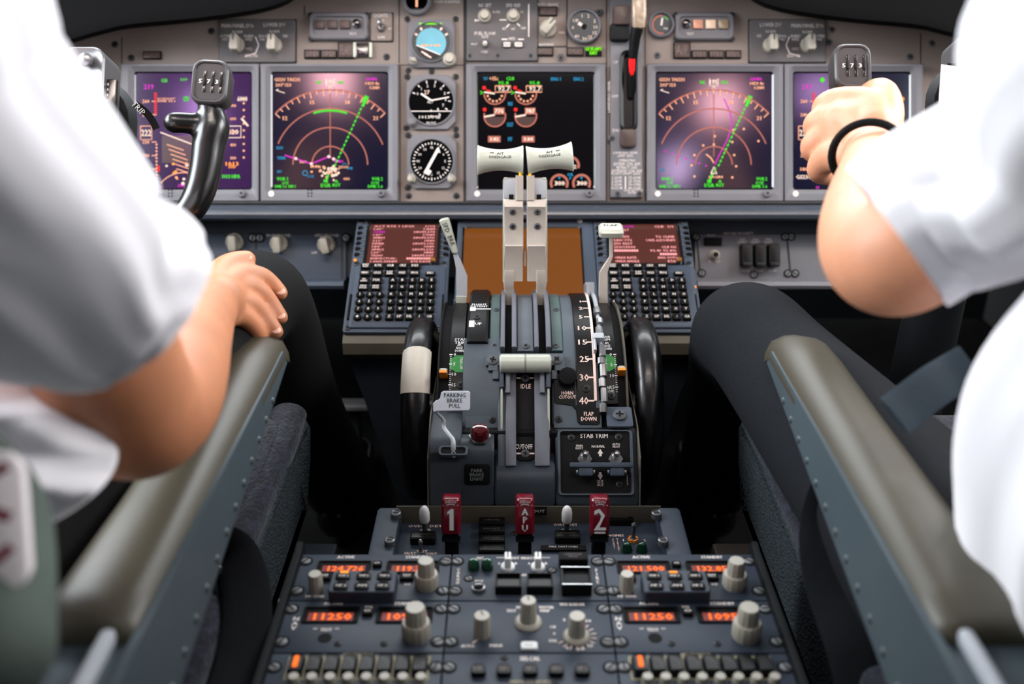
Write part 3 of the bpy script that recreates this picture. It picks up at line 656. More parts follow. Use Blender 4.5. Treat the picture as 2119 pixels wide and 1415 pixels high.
DL = 1.515; FLW = frame(CAM+AX*DL, XX, -AX); kl = DL/F
def lx(px): return (px-W/2)*kl
def ly(py): return -(py-H/2)*kl
for side in (-1, 1):
    t = thing('lighting_control_panel' if side < 0 else 'warning_switch_panel', 'grey-blue lower panel with four cream knobs behind the left knee' if side < 0 else 'grey lower panel with black triple guarded switches above the right knee', 'control panel', FLW)
    x0, x1 = (200, 716) if side < 0 else (1438, 1990)
    bb = MB(); bb.box(lx((x0+x1)/2), ly(543), -.003, (x1-x0)*kl, 116*kl, .006, 'blue_panel' if side < 0 else 'bezel', .001)
    if side < 0:
        for x in (530, 708, 380):
            bb.quad(lx(x), ly(545), 5*kl, 100*kl, .0003, 'seam')
        for t_, x in (('OUTBD', 392), ('INBD', 487), ('BACKGROUND', 577), ('AFDS FLOOD', 676)): bb.text(t_, lx(x), ly(487), .0004, 6*kl, 'print', (len(t_)*5)*kl)
        bb.text('OFF', lx(650), ly(523), .0004, 5*kl, 'print')
    else:
        for x in (1443, 1630): bb.line([(lx(x-2), ly(488)), (lx(x+6), ly(570))], 4*kl, .0004, 'seam')
        bb.text('GROUND PROXIMITY', lx(1528), ly(483), .0004, 5*kl, 'print', 62*kl)
        for i, t_ in enumerate(('FLAP\nINHIBIT', 'GEAR\nINHIBIT', 'TERR\nINHIBIT')): bb.text(t_, lx(1536+i*27), ly(498), .0004, 10*kl, 'print', 18*kl); bb.text('NORM', lx(1543+i*28), ly(560), .0004, 4*kl, 'print')
        bb.text('INOP', lx(1472), ly(487), .0004, 5*kl, 'print'); bb.text('SYS TEST', lx(1478), ly(541), .0004, 5*kl, 'print', 24*kl)
    bb.build('faceplate', t)
    bb = MB(); prof = [(598, -.006), (598, .012), (596, .02), (590, .024), (582, .022), (577, .012), (575, 0)]
    prof = [(y+3, z) for y, z in prof]
    bb.rings([[(lx(x), ly(y), z) for y, z in prof] for x in (x0, x1)], 'bezel' if side > 0 else 'blue_panel', True, True, False); bb.build('lower_lip', t)
    if side < 0:
        for x, y, a in ((397, 500, .3), (487, 500, 0), (578, 503, 0), (676, 505, .2)):
            b2 = MB(); b2.lathe([(19*kl, 0), (19*kl, .005), (16*kl, .007)], 'knob', 26, flute=.05, fl_n=13); b2.box(0, 0, .014, 16*kl, 32*kl, .016, 'knob', .002, .001, RZ(a)); b2.build('knob', t, loc=T(lx(x), ly(y), .001) @ RX(.25))
        for x in (523, 538, 716): screw(t, T(lx(x), ly(492), .001), 'f', 1.3)
    else:
        b2 = MB(); b2.box(lx(1475), ly(500), .002, 36*kl, 16*kl, .005, 'blackmat', .001); b2.build('annunciator', t)
        b2 = MB(); b2.lathe([(.008, 0), (.008, .003), (.006, .004), (.0055, .012), (.004, .013)], 'knob', 16); b2.lathe([(.004, .012), (.004, .0135)], 'blackmat', 12); b2.build('push_switch', t, loc=T(lx(1478), ly(528), 0))
        for i in range(3):
            b2 = MB(); w = 24*kl; h = 48*kl
            b2.box(0, 0, .009, w, h, .018, 'keyblack', .003, .001, RX(-.06)); b2.box(0, -h*.4, .017, w*.8, h*.2, .006, 'black', .001); b2.build('switch_guard', t, loc=T(lx(1541+i*28), ly(530), 0))
        for x, y in ((1440, 490), (1452, 565), (1624, 490), (1637, 490), (1630, 566), (1645, 566), (1560, 568)): screw(t, T(lx(x), ly(y), .001), 'f', 1.1)
# ================================================================== forward electronics: control display units and lower display
AF = R_(27)
FW = frame(U(1087, 450, 1.487), XX, Vector((0, -math.sin(AF), math.cos(AF))))
kf = .137/((L(FW, 934, 455)[0]-L(FW, 743, 455)[0]) or 1)
def cdu(label, dx, lines):
    """dx: sideways distance of this unit from the left one"""
    t = thing('control_display_unit', label, 'flight computer', FW @ T(dx, 0), 'keypad computer units either side of the levers')
    def p(px, py, h=0): return L(FW, px, py, h)
    x0 = p(742, 455)[0]; x1 = p(935, 455)[0]; y1 = p(840, 453)[1]; y0 = p(840, 697)[1]
    bb = MB(); cx, cy, w, h = (x0+x1)/2, (y0+y1)/2, x1-x0, y1-y0
    bb.box(cx, cy, .004, w, h, .012, 'blue_panel', .002, .003)
    bb.box(cx, y1-.006, .012, w, .010, .008, 'blue_panel', .002)                     # top bar
    sx0, sy1 = p(770, 476); sx1, _ = p(907, 476); _, sy0 = p(835, 556); sc = ((sx0+sx1)/2, (sy0+sy1)/2); sw, sh = sx1-sx0, sy1-sy0
    bb.rr([(*sc, sw+.012, sh+.012, .003, .010), (*sc, sw+.010, sh+.010, .003, .014), (*sc, sw+.004, sh+.004, .002, .014), (*sc, sw+.001, sh+.001, .002, .011)], 'blackgloss', cap1=False)
    for sy in range(6):
        yy = p(748, (483, 494, 505, 515, 526, 538)[sy])[1]
        for q in (-1, 1): bb.box(sc[0]+q*(sw/2+.0105), yy-.002, .0105, .010, .0022, .002, 'quadlight', .0006, 0)
    # raised keyboard surround with a stepped wire rim
    kx0, ky1 = p(742, 560); kx1, _ = p(921, 560); _, ky0 = p(840, 690)
    bb.rr([((kx0+kx1)/2, (ky0+ky1)/2, kx1-kx0+.004, ky1-ky0, .004, .009), ((kx0+kx1)/2, (ky0+ky1)/2, kx1-kx0+.003, ky1-ky0-.001, .004, .0125), ((kx0+kx1)/2, (ky0+ky1)/2, kx1-kx0, ky1-ky0-.004, .004, .0135)], 'blue_panel')
    for sx in (x0+.006, x1-.006): bb.box(sx, (ky0+ky1)/2-.02, .0115, .0035, .045, .004, 'blackmat', .001)
    bb.text('FAIL', x1-.007, p(925, 560)[1], .0110, .002, 'print', .007)
    bb.build('case', t)
    bb = MB(); bb.rr([(*sc, sw+.002, sh+.002, .002, .0113)], 'e_cdu')
    n = len(lines)
    for i, (a_, b_, m_) in enumerate(lines):
        yy = sc[1]+sh/2-(i+.6)*sh/(n+.2); hh = sh/n*.62
        if a_: bb.text(a_, sc[0]-sw*.45+len(a_)*sw*.0175, yy, .0116, hh, m_, len(a_)*sw*.035, bold=.0003)
        if b_: bb.text(b_, sc[0]+sw*.46-len(b_)*sw*.0175, yy, .0116, hh, 'e_pink', len(b_)*sw*.035, bold=.0003)
    bb.build('screen', t)
    def key(x, y, w, h, txt, round_=False, m='keyblack', nm='key'):
        b2 = MB(); r = min(w, h)/2 if round_ else .002
        b2.rr([(0, 0, w+.0012, h+.0012, r, .0002), (0, 0, w+.0012, h+.0012, r, .0004)], 'seam'); b2.rr([(0, 0, w, h, r, 0), (0, 0, w, h, r, .003), (0, 0, w*.88, h*.86, r*.9, .0042)], m)
        if txt: b2.text(txt, 0, 0, .0044, min(h*.5, .0042) if '\n' not in txt else h*.6, 'print', w*.62 if len(txt) > 1 else None, bold=.0002)
        b2.build(nm, t, loc=T(x, y, .0133 if nm == 'key' else .0095))
    kw = .0112; kh = .0105
    rows = [p(840, y)[1] for y in (566, 581, 596, 610, 625, 640, 655, 671)]
    lx_ = [p(815+20*i, 596)[0] for i in range(5)]; nx = [p(748+20.1*i, 625)[0] for i in range(3)]; fx_ = [p(760+25.2*i, 566)[0] for i in range(5)]
    L_ = 'ABCDEFGHIJKLMNOPQRSTUVWXYZ'
    for r_ in range(6):
        for c_ in range(5):
            i = r_*5+c_; s_ = L_[i] if i < 26 else ('SP', 'DEL', '/', 'CLR')[i-26]
            key(lx_[c_], rows[2+r_], kw, kh, s_)
    for r_ in range(4):
        for c_ in range(3): key(nx[c_], rows[4+r_], kw, kw, ('123', '456', '789', '.0±')[r_][c_], True)
    for i, s_ in enumerate(('INIT\nREF', 'RTE', 'CLB', 'CRZ', 'DES')): key(fx_[i], rows[0], .0150, kh, s_)
    for i, s_ in enumerate(('MENU', 'LEGS', 'DEP\nARR', 'HOLD', 'PROG')): key(fx_[i], rows[1], .0150, kh, s_)
    key(p(892, 581)[0], rows[1]-.0005, .014, .0075, 'EXEC')
    for i, s_ in enumerate(('N1\nLIMIT', 'FIX')): key(fx_[i], rows[2], .0150, kh, s_)
    for i, s_ in enumerate(('PREV\nPAGE', 'NEXT\nPAGE')): key(fx_[i], rows[3], .0150, kh, s_)
    for y in (483, 494, 505, 515, 526, 538):
        for x in (748, 926): key(p(x, 483)[0], p(748, y)[1], .0078, .0052, '', nm='line_select_key')
    b2 = MB(); b2.lathe([(.0042, 0), (.004, .007), (.003, .008)], 'blackgloss', 14); b2.lathe([(.0042, .0065), (.0032, .0088), (.001, .009)], 'yellow' if False else 'brass', 14)
    b2.build('brightness_knob', t, loc=T(p(897, 557)[0], p(897, 557)[1], .0135))
    b2 = MB(); b2.cyl(0, 0, 0, .0012, .0022, 'e_amber', 10); b2.build('lamp', t, loc=T(p(737 if dx < .1 else 921, 549 if dx < .1 else 604)[0], p(737, 549 if dx < .1 else 604)[1], .0105))
    for x in (x0+.007, x1-.007):
        for y in (y0+.007, ky1+.004, y1-.018): screw(t, T(x, y, .0105), 'd', 1.0)
mat('brass', (215, 150, 80), .25, .8)
NR = [('   ACT RTE 1 LEGS', '1/10', 'e_pink'), ('149°', '7.4NM', 'e_pink'), ('GAVBA', '280/FL074', 'e_mag'), ('149°', '7.5NM', 'e_pink'), ('AMREG', '280/FL090', 'e_pink'), ('212°', '10NM', 'e_pink'), ('DENEK', '280/FL100', 'e_pink'), ('184°', '16NM', 'e_pink'), ('SIMEG', '280/FL220', 'e_pink'), ('165°', '24NM', 'e_pink'), ('TELNO', '280/FL267', 'e_pink'), ('RNP/ACTUAL-', '-----------', 'e_pink'), ('1.00/0.05NM', 'RTE DATA>', 'e_pink')]
NC = [('  GS_ECON', 'CLB  1/1', 'e_mag'), ('CRZ ALT', '', 'e_pink'), ('FL350', '', 'e_mag'), ('TGT SPD', 'TO CLIMB', 'e_pink'), ('280/.776', '1445.6Z/14NM', 'e_pink'), ('SPD REST', '', 'e_pink'), ('250/10000', 'CLB N1', 'e_pink'), ('----------', '92.8/ 92.8%', 'e_pink'), ('', '-------', 'e_pink'), ('<MAX RATE', 'ENG OUT>', 'e_pink'), ('<MAX ANGLE', 'RTA>', 'e_pink')]
cdu('keypad computer with rows of route text on its screen, left of the levers', 0, NR)
DXC = L(FW, 1327.7, 596)[0]-L(FW, 815, 596)[0]
cdu('keypad computer with climb page on its screen, behind the flap lever', DXC, NC)

t = thing('lower_display', 'switched-off lower display glowing plain brown behind the thrust levers', 'display', FW)
bb = MB()
x0 = L(FW, 948, 475)[0]; x1 = L(FW, 1226, 475)[0]; y1 = L(FW, 1087, 470)[1]; y0 = L(FW, 1087, 668)[1]
sx0 = L(FW, 962, 476)[0]; sx1 = L(FW, 1199, 476)[0]; sy1 = L(FW, 1087, 476)[1]; sy0 = L(FW, 1087, 652)[1]
cx, cy = (x0+x1)/2, (y0+y1)/2; sx, sy = (sx0+sx1)/2, (sy0+sy1)/2
yb = L(FW, 1087, 453)[1]
bb.rr([(cx, (y0+yb)/2, x1-x0, yb-y0, .002, -.004), (cx, (y0+yb)/2, x1-x0, yb-y0, .002, .008), (sx, sy, sx1-sx0+.014, sy1-sy0+.014, .005, .009), (sx, sy, sx1-sx0+.006, sy1-sy0+.006, .004, .005)], 'blue_panel', True, False)
bb.rr([(sx, sy, sx1-sx0+.006, sy1-sy0+.006, .004, .005), (sx, sy, sx1-sx0, sy1-sy0, .003, .003)], 'blackgloss', cap1=False)
bb.build('bezel', t); bb = MB(); bb.rr([(sx, sy, sx1-sx0+.001, sy1-sy0+.001, .003, .0032)], 'e_brown'); bb.build('screen', t)
bb = MB(); bb.lathe([(.006, .008), (.006, .012), (.0045, .013)], 'blue_panel', 18, T(*L(FW, 966, 449, .008))); bb.build('knob', t)
bb = MB(); bb.disc(*L(FW, 1200, 457, .01), .0098, .0042, 'print', 16); bb.build('light_sensor', t)

# pedestal body below
pb = thing('forward_pedestal', 'dark grey pedestal body with beige lip below the two keypad units', 'pedestal', T(0, 1.3, 0))
PBI = T(0, -1.3, 0)
p1 = onplane(1087, 697, Vector(FW.col[3][:3]), Vector(FW.col[2][:3]))
bb = MB(PBI); yl, zl = p1.y, p1.z
xl = U(709, 700, 1.34).x; xr = U(1449, 700, 1.34).x
prof = [(yl+.01, zl+.004), (yl-.004, zl+.003), (yl-.012, zl-.004), (yl-.013, zl-.02), (yl-.006, zl-.03), (yl+.02, zl-.033)]
bb.rings([[(x, y, z) for y, z in prof] for x in (xl, xr)], 'beige', True, True, False); bb.build('lip', pb)
bb = MB(PBI)
sec = lambda a, b, y0_, y1_, z: [(a, y0_, z), (b, y0_, z), (b, y1_, z), (a, y1_, z)]
bb.rings([sec(xl+.004, xr-.004, yl, yl+.3, zl-.03), sec(xl+.02, xr-.02, yl+.01, yl+.3, zl-.10), sec(-.19, .19, yl+.02, yl+.3, .3), sec(-.17, .17, yl+.03, yl+.3, .17)], 'fairing', True, True); bb.build('body', pb)

# ================================================================== throttle quadrant
AC = Vector((0, 1.150, .4475)); RA = .184
def hit(px, py, R=RA):
    r = ray(px, py); o = CAM-AC; a = r.y**2+r.z**2; b_ = 2*(o.y*r.y+o.z*r.z); c_ = o.y**2+o.z**2-R*R
    D = max(0, b_*b_-4*a*c_); t_ = (-b_-math.sqrt(D))/(2*a); p = CAM+r*t_
    return p, math.atan2(p.z-AC.z, p.y-AC.y)
def HX(px, py, R=RA): return hit(px, py, R)[0].x
def HE(py, R=RA): return hit(1087, py, R)[1]
def awrap(X, el, R):      # text (x,y) laid on the arc
    return lambda x, y: (X+x, AC.y+R*math.cos(el-y/R), AC.z+R*math.sin(el-y/R))
def wtext(bb, t_, fn, h, m, w=None, bold=0):
    vs, fs, tw, th = text_mesh(t_); ky = h/th; kx = w/tw if w else ky
    for q in ([0] if not bold else [-bold/2, bold/2]): bb.add([fn(x*kx+q, y*ky) for x, y in vs], fs, m)
def wpoly(bb, pts, fn, m): bb.add([fn(x, y) for x, y in pts], [tuple(range(len(pts)))], m)
def wrect(bb, x0, x1, y0, y1, fn, m, n=1):
    for i in range(n):
        a, c = y0+(y1-y0)*i/n, y0+(y1-y0)*(i+1)/n
        wpoly(bb, [(x0, a), (x1, a), (x1, c), (x0, c)], fn, m)
def arcstrip(bb, x0, x1, e0, e1, R0, R1, m, ch=.0012, n=22):
    """band on the drum from angle e0 to e1 (radians)"""
    rs = []
    for i in range(n+1):
        e = e0+(e1-e0)*i/n; c_, s_ = math.cos(e), math.sin(e)
        rs.append([(x, AC.y+r*c_, AC.z+r*s_) for x, r in ((x0, R0), (x0, R1-ch), (x0+ch, R1), (x1-ch, R1), (x1, R1-ch), (x1, R0))])
    if e1 > e0: rs = rs[::-1]
    bb.rings(rs, m, True, True)
q = thing('throttle_quadrant', 'grey throttle quadrant housing between the two black trim wheels', 'throttle quadrant', T(0, 1.05, .4))
QI = T(0, -1.05, -.4)
ETOP = R_(52); xL = HX(961, 700); xR = HX(1241, 800)
def scr_arc(px, py, R, k=1.0, kind='x'):
    p, el = hit(px, py, R); z = Vector((0, math.cos(el), math.sin(el)))
    o = screw(q, QI @ frame(p, XX, z), kind, k)
bb = MB(QI)
arcstrip(bb, xL, xR, ETOP, R_(160), .12, .176, 'blackmat')                # floor of the slots
arcstrip(bb, xL, HX(1036, 740), HE(705), R_(157), .12, .188, 'quad')       # left cheek below the black plate
arcstrip(bb, HX(1163, 700), HX(1192, 700), ETOP, R_(157), .12, .186, 'quad')
arcstrip(bb, HX(1142, 770), xR, HE(750), R_(157), .12, .184, 'quad')
arcstrip(bb, HX(1013, 690), HX(1035, 690), ETOP, HE(728), .12, .187, 'teal')
arcstrip(bb, HX(1140, 690), HX(1163, 690), ETOP, HE(728), .12, .187, 'teal')
arcstrip(bb, HX(1070, 690), HX(1104, 690), ETOP, HE(728), .12, .1865, 'quadlight')
bb.build('housing', q)
for a_, b_ in ((1036, 1045), (1059, 1069), (1105, 1114), (1129, 1139)):
    bb = MB(QI); arcstrip(bb, HX(a_, 690), HX(b_, 690), ETOP, HE(726), .17, .1925, 'lavender'); bb.build('slot_guide', q)
# flight detent plate
bb = MB(QI); R1 = .193; arcstrip(bb, HX(966, 700, R1), HX(1010, 700, R1), R_(58), HE(706, R1), .18, R1, 'black', .003)
X_, e_ = HX(993, 650, R1), HE(636, R1)
wtext(bb, 'FLIGHT\nDETENT', awrap(HX(992, 634, R1), HE(632, R1), R1+.0003), .0095, 'white', .021, .0003)
fn = awrap(HX(992, 640, R1), HE(639.5, R1), R1+.0003); wrect(bb, -.0115, -.0045, -.0045, .004, fn, 'white'); wrect(bb, -.0045, .014, -.0010, .0010, fn, 'white')
fn = awrap(HX(992, 670, R1), HE(670, R1), R1+.0003); wrect(bb, -.0125, -.006, -.006, .006, fn, 'white', 2); wtext(bb, 'UP', awrap(HX(990, 670, R1), HE(670, R1), R1+.0003), .0045, 'white', .008, .0003)
bb.build('detent_plate', q, label='black plate marked FLIGHT DETENT and UP')
scr_arc(987, 656, R1+.0002, 1.0, 'd')
for px, py, k_ in ((1027, 641, .9), (1023, 715, .9), (1151, 641, .9), (1150, 715, .9), (1088, 716, 1)): scr_arc(px, py, .1872, k_)
# cut-off bar plate
bb = MB(QI); e0, e1 = HE(731, .193), HE(766, .193)
arcstrip(bb, HX(1006, 745), HX(1167, 745), e0, HE(755, .193), .18, .193, 'quad')
for a_, b_ in (((1006, 745), (1032, 745)), ((1141, 745), (1167, 745))):
    arcstrip(bb, HX(*a_)+.003, HX(*b_), HE(754, .193), e1, .18, .193, 'quad')
arcstrip(bb, HX(1020, 745), HX(1034, 745), e1, HE(783, .193), .18, .1925, 'quad')
arcstrip(bb, HX(1139, 745), HX(1152, 745), e1, HE(783, .193), .18, .1925, 'quad')
bb.build('cross_plate', q)
scr_arc(1020, 745, .1932, 1.6); scr_arc(1152, 744, .1932, 1.6)

# sloping centre track with IDLE / CUTOFF
A_ = hit(1087, 785, .186)[0]; B_ = Vector((0, .955, .5234))
up_ = Vector((0, A_.y-B_.y, A_.z-B_.z)).normalized(); nq = XX.cross(up_)
FQ = frame(Vector((0, B_.y, B_.z)), XX, nq)
def ql(px, py, h=0): return L(FQ, px, py, h)
t_ = .001
bb = MB(QI @ FQ)
ytop = ql(1087, 765)[1]; ybot = ql(1087, 966)[1]
for a_, b_, m_, z1 in ((1030, 1047, 'quad', .001), (1046, 1068, 'lavender', .004), (1106, 1136, 'lavender', .004), (1060, 1115, 'quad', -.004)):
    x0, x1 = ql(a_, 860)[0], ql(b_, 860)[0]
    bb.box((x0+x1)/2, (ytop+ybot)/2, z1-.02, x1-x0, ytop-ybot, .04, m_, .0015)
bb.build('centre_track', q)
bb = MB(QI @ FQ); x0, x1 = ql(1068, 860)[0]+.0006, ql(1106, 860)[0]-.0006; y0, y1 = ql(1087, 952)[1], ql(1087, 769)[1]
bb.box((x0+x1)/2, (y0+y1)/2, -.003, x1-x0, y1-y0, .004, 'darkplate', .0012, .003)
def qt(t__, px, py, h, w=None, m='printpink', z=-.0008): bb.text(t__, *ql(px, py, z), z, h, m, w, bold=.0002)
qt('IDLE', 1088, 799, .0055, .0115); qt('CUTOFF', 1084, 924, .0055, .0195, 'print')
for y_ in (782, 938):
    for a_ in (1073, 1101): bb.quad(*ql(a_, y_, -.0008), .0055, .0018, -.0008, 'printpink')
bb.build('cutoff_plate', q, label='black strip marked IDLE and CUTOFF')
for y_ in (782, 938): screw(q, QI @ FQ @ T(*ql(1087, y_), -.0008), 'x', 1.15)

# flap scale plate
bb = MB(QI); R1 = .1885; xa, xb = HX(1190, 720, R1), HX(1231, 780, R1)
arcstrip(bb, xa, xb, R_(54), HE(850, R1), .18, R1, 'black', .001)
xline = (HX(1217, 660, R1)+HX(1233, 840, R1))/2
bb.build('flap_scale', q, label='black flap scale numbered 1 to 40'); bbs = bb
bb = MB(QI)
for tt, px, py, h in (('1', 1201, 624, .0068), ('2', 1202, 638, .0072), ('5', 1202, 656, .0074), ('10', 1205, 679, .0076), ('15', 1206, 708, .0078), ('25', 1209, 743, .0082), ('30', 1209, 781, .0084), ('40', 1208, 829, .0086)):
    wtext(bb, tt, awrap(HX(px, py, R1), HE(py, R1), R1+.0003), h, 'printpink', .0105 if len(tt) == 2 else None, .0005)
    fn = awrap(xline, HE(py, R1), R1+.0004); wrect(bb, -.0065, 0, -.0010, .0010, fn, 'printpink')
fn = awrap(xline, HE(735, R1), R1+.0004)
e_a, e_b = HE(829, R1), R_(57)
n_ = 24
for i in range(n_):
    a_ = e_a+(e_b-e_a)*i/n_; c_ = e_a+(e_b-e_a)*(i+1)/n_
    bb.add([(xline, AC.y+(R1+.0004)*math.cos(a_), AC.z+(R1+.0004)*math.sin(a_)), (xline+.0032, AC.y+(R1+.0004)*math.cos(a_), AC.z+(R1+.0004)*math.sin(a_)), (xline+.0032, AC.y+(R1+.0004)*math.cos(c_), AC.z+(R1+.0004)*math.sin(c_)), (xline, AC.y+(R1+.0004)*math.cos(c_), AC.z+(R1+.0004)*math.sin(c_))], [(0, 1, 2, 3)], 'printpink')
bb.build('flap_markings', q)
# lower black plate: horn cutout / flap down
Pn = hit(1215, 850, .187)[0]; eln = HE(835, .187); nv = Vector((0, math.cos(eln), math.sin(eln)))
FH = frame(Vector((0, Pn.y, Pn.z)), XX, nv)
def hl(px, py, h=0): return L(FH, px, py, h)
bb = MB(QI @ FH)
bb.poly([hl(*p) for p in ((1146, 775), (1188, 770), (1191, 838), (1243, 845), (1241, 876), (1236, 880), (1200, 879), (1195, 874), (1192, 850), (1183, 840), (1150, 836), (1146, 830))], -.03, .0015, 'black', bev=.0006)
bb.text('HORN\nCUTOUT', *hl(1174, 818), .0018, .0090, 'printpink', .0195, bold=.0002); bb.text('FLAP\nDOWN', *hl(1218, 862), .0018, .0105, 'printpink', .0175, bold=.0003)
bb.build('lower_plate', q, label='black plate marked HORN CUTOUT and FLAP DOWN')
scr_arc(1213, 804, .1887, 1.1, 'd')
bb = MB(); bb.lathe([(.0105, 0), (.0108, .008), (.010, .010), (.006, .011)], 'blackmat', 26, flute=.03, fl_n=13); bb.build('horn_cutout_button', q, loc=QI @ FH @ T(*hl(1174, 782), .0014))
bb = MB(QI @ FH)
pa = [hl(*p) for p in ((960, 830), (1036, 830), (1036, 895), (963, 888))]; bb.poly(pa, -.03, .0006, 'quad', bev=.0006); bb.build('lower_cheek', q); bb = MB(QI @ FH)
pa = [hl(*p) for p in ((1146, 828), (1243, 828), (1246, 888), (1146, 893))]; bb.poly(pa, -.03, .0006, 'quad', bev=.0006)
bb.build('lower_cheek', q)
screw(q, QI @ FH @ T(*hl(1019, 869), .0006), 'd', 1.0); screw(q, QI @ FH @ T(*hl(1156, 868), .0006), 'd', 1.0)
bb = MB(QI @ FH); bb.line([hl(993, 826), hl(1000, 820), hl(1000, 816)], .0006, .0012, 'dark'); bb.build('scratch', q) if False else None

# flap gate with detent teeth
bb = MB(QI); R1 = .1945; xg0, xg1 = HX(1239, 740, R1), HX(1252, 740, R1)
arcstrip(bb, xg0, xg1, R_(56), HE(858, .19), .16, .186, 'blackmat')
py_ = [(634, 645), (656, 666), (674, 690), (712, 734), (738, 750), (752, 776), (782, 798), (802, 830), (834, 852)]
for i, (a_, b_) in enumerate(py_):
    wdt = (xg0+.001, xg1+.0015) if i % 2 else (xg0-.001, xg1)
    arcstrip(bb, *wdt, HE(a_, R1), HE(b_, R1), .17, R1, 'metal', .002, 5)
arcstrip(bb, xg0+.0015, xg1-.001, R_(60), HE(850, R1), .17, .191, 'lightgrey', .002)
arcstrip(bb, HX(1227, 690, .198), HX(1250, 690, .198), HE(689, .198), HE(699, .198), .17, .1985, 'lightgrey', .0015, 4)
arcstrip(bb, HX(1227, 690, .198), HX(1233, 690, .198), HE(697, .198), HE(722, .198), .17, .1975, 'lightgrey', .0015, 4)
arcstrip(bb, HX(1219, 610, .198), HX(1240, 610, .198), R_(60), R_(66), .17, .203, 'lightgrey', .0015, 4)
arcstrip(bb, HX(1219, 610, .198), HX(1225, 610, .198), R_(64), R_(76), .17, .202, 'lightgrey', .0015, 4)
bb.build('flap_gate', q, label='silver notched flap gate')

# stabiliser trim indicators beside the wheels
for side in (-1, 1):
    R1 = .178
    t = thing('trim_indicator', 'left trim scale with green take-off band and orange pointer' if side < 0 else 'right trim scale with green take-off band, beside the flap gate', 'trim indicator', T(0, 1.05, .4))
    bb = MB(QI)
    if side < 0: xa, xb, sa, sb = HX(905, 760, R1), xL+.001, HX(909, 760, R1), HX(929, 760, R1)
    else: xa, xb, sa, sb = xR-.002, HX(1298, 760, R1), HX(1277, 760, R1), HX(1293, 760, R1)
    arcstrip(bb, xa, xb, R_(62), R_(158), .10, .172, 'blackmat'); 
    pa, pb_ = (sb, xb) if side < 0 else (xa, sa)
    arcstrip(bb, pa, pb_, R_(76), HE(835, R1), .15, R1, 'black', .001)
    o_ = (xa, sa) if side < 0 else (sb, xb); arcstrip(bb, *o_, R_(66), R_(155), .12, R1-.001, 'beige' if side > 0 else 'dark', .001)
    es = (HE(696, R1), HE(833, R1)); 
    rr_ = R1+.0004
    ax = sb+.002 if side < 0 else sa-.0045
    gy = (735, 770) if side < 0 else (733, 768)
    fn = awrap(0, HE(sum(gy)/2, R1), rr_); gh = (HE(gy[1], R1)-HE(gy[0], R1))*R1/2
    gx0, gx1 = (sb+.001, xb) if side < 0 else (xa+.002, sa-.001)
    if side < 0: wpoly(bb, [(gx0, -gh*.55), (gx0+.008, -gh), (gx1, -gh), (gx1, gh), (gx0+.008, gh), (gx0, gh*.55)], fn, 'green')
    else: wpoly(bb, [(gx0, -gh), (gx1-.008, -gh), (gx1, -gh*.55), (gx1, gh*.55), (gx1-.008, gh), (gx0, gh)], fn, 'green')
    e0, e1 = HE(734, R1), HE(801 if side < 0 else 806, R1)
    for i in range(18):
        e = e0+(e1-e0)*i/16
        fn = awrap(sb+.0018 if side < 0 else sa-.0018, e, rr_+.0002); w_ = .0018 if i % 5 == 0 else .001
        wrect(bb, -w_, w_, -.0003 if i % 5 else -.0007, .0003 if i % 5 else .0007, fn, 'white')
        if i % 5 == 0: wtext(bb, str(i), awrap((sb+.0065) if side < 0 else (sa-.0065), e, rr_+.0003), .0044, 'white', None, .0002)
    if side < 0: wtext(bb, 'STAB\nTRIM', awrap(sb+.0125, HE(706, R1), rr_), .0095, 'white', .014, .0003); wtext(bb, 'APL\nNOSE\nDOWN', awrap(sb+.0115, HE(720, R1), rr_), .013, 'white', .010, .0002)
    else: wtext(bb, 'STAB\nTRIM', awrap(sa-.012, HE(700, R1), rr_), .0085, 'white', .013, .0003); wtext(bb, 'APL\nNOSE\nDOWN', awrap(sa-.010, HE(716, R1), rr_), .013, 'white', .010, .0002); wtext(bb, 'APL\nNOSE\nUP', awrap(sa-.010, HE(810, R1), rr_), .013, 'white', .010, .0002)
    vs, fs, tw, th = text_mesh('TAKE-OFF')
    f0 = awrap((sb+.0145) if side < 0 else (sa-.0135), HE(752, R1), rr_+.0003); kk = .017/tw
    bb.add([f0(y*kk*1.3, -x*kk) if side < 0 else f0(-y*kk*1.3, x*kk) for x, y in vs], fs, 'white')
    bb.build('scale', t)
    bb = MB(QI); py = 767 if side < 0 else 762; pe = HE(py, .186)
    x0, x1 = (HX(909, 765, .186), HX(925, 765, .186)) if side < 0 else (HX(1279, 765, .186), HX(1295, 765, .186))
    arcstrip(bb, x0, x1, pe, pe+.018, .17, .188, 'orange', .0006, 3)
    arcstrip(bb, x0, x1, pe-.022, pe, .17, .185, 'cream', .002, 3)
    bb.build('pointer', t, label='orange pointer')
    p, el = hit(953 if side < 0 else 1265, 797 if side < 0 else 819, R1+.0004); o = screw(t, QI @ frame(p, XX, Vector((0, math.cos(el), math.sin(el)))), 'd', 1.1)

# lower boxes of the quadrant
def ext(bb, prof, x0, x1, m, bev=.002):
    """profile in (Y, Z) extruded along X with chamfered ends"""
    n = len(prof); cy = sum(p[0] for p in prof)/n; cz = sum(p[1] for p in prof)/n
    def ins(d): return [(y+(cy-y)*d/max(1e-6, math.hypot(cy-y, cz-z)), z+(cz-z)*d/max(1e-6, math.hypot(cy-y, cz-z))) for y, z in prof]
    rs = [[(x0, y, z) for y, z in ins(bev)], [(x0+bev, y, z) for y, z in prof], [(x1-bev, y, z) for y, z in prof], [(x1, y, z) for y, z in ins(bev)]]
    ar = sum(prof[i][0]*prof[(i+1) % n][1]-prof[(i+1) % n][0]*prof[i][1] for i in range(n))
    if ar < 0: rs = rs[::-1]
    bb.rings(rs, m, True, True)
ZD = .485; YD = .931
bb = MB(QI); bx0 = U(886, 1000, 1.10).x; bx1 = U(1022, 1000, 1.10).x
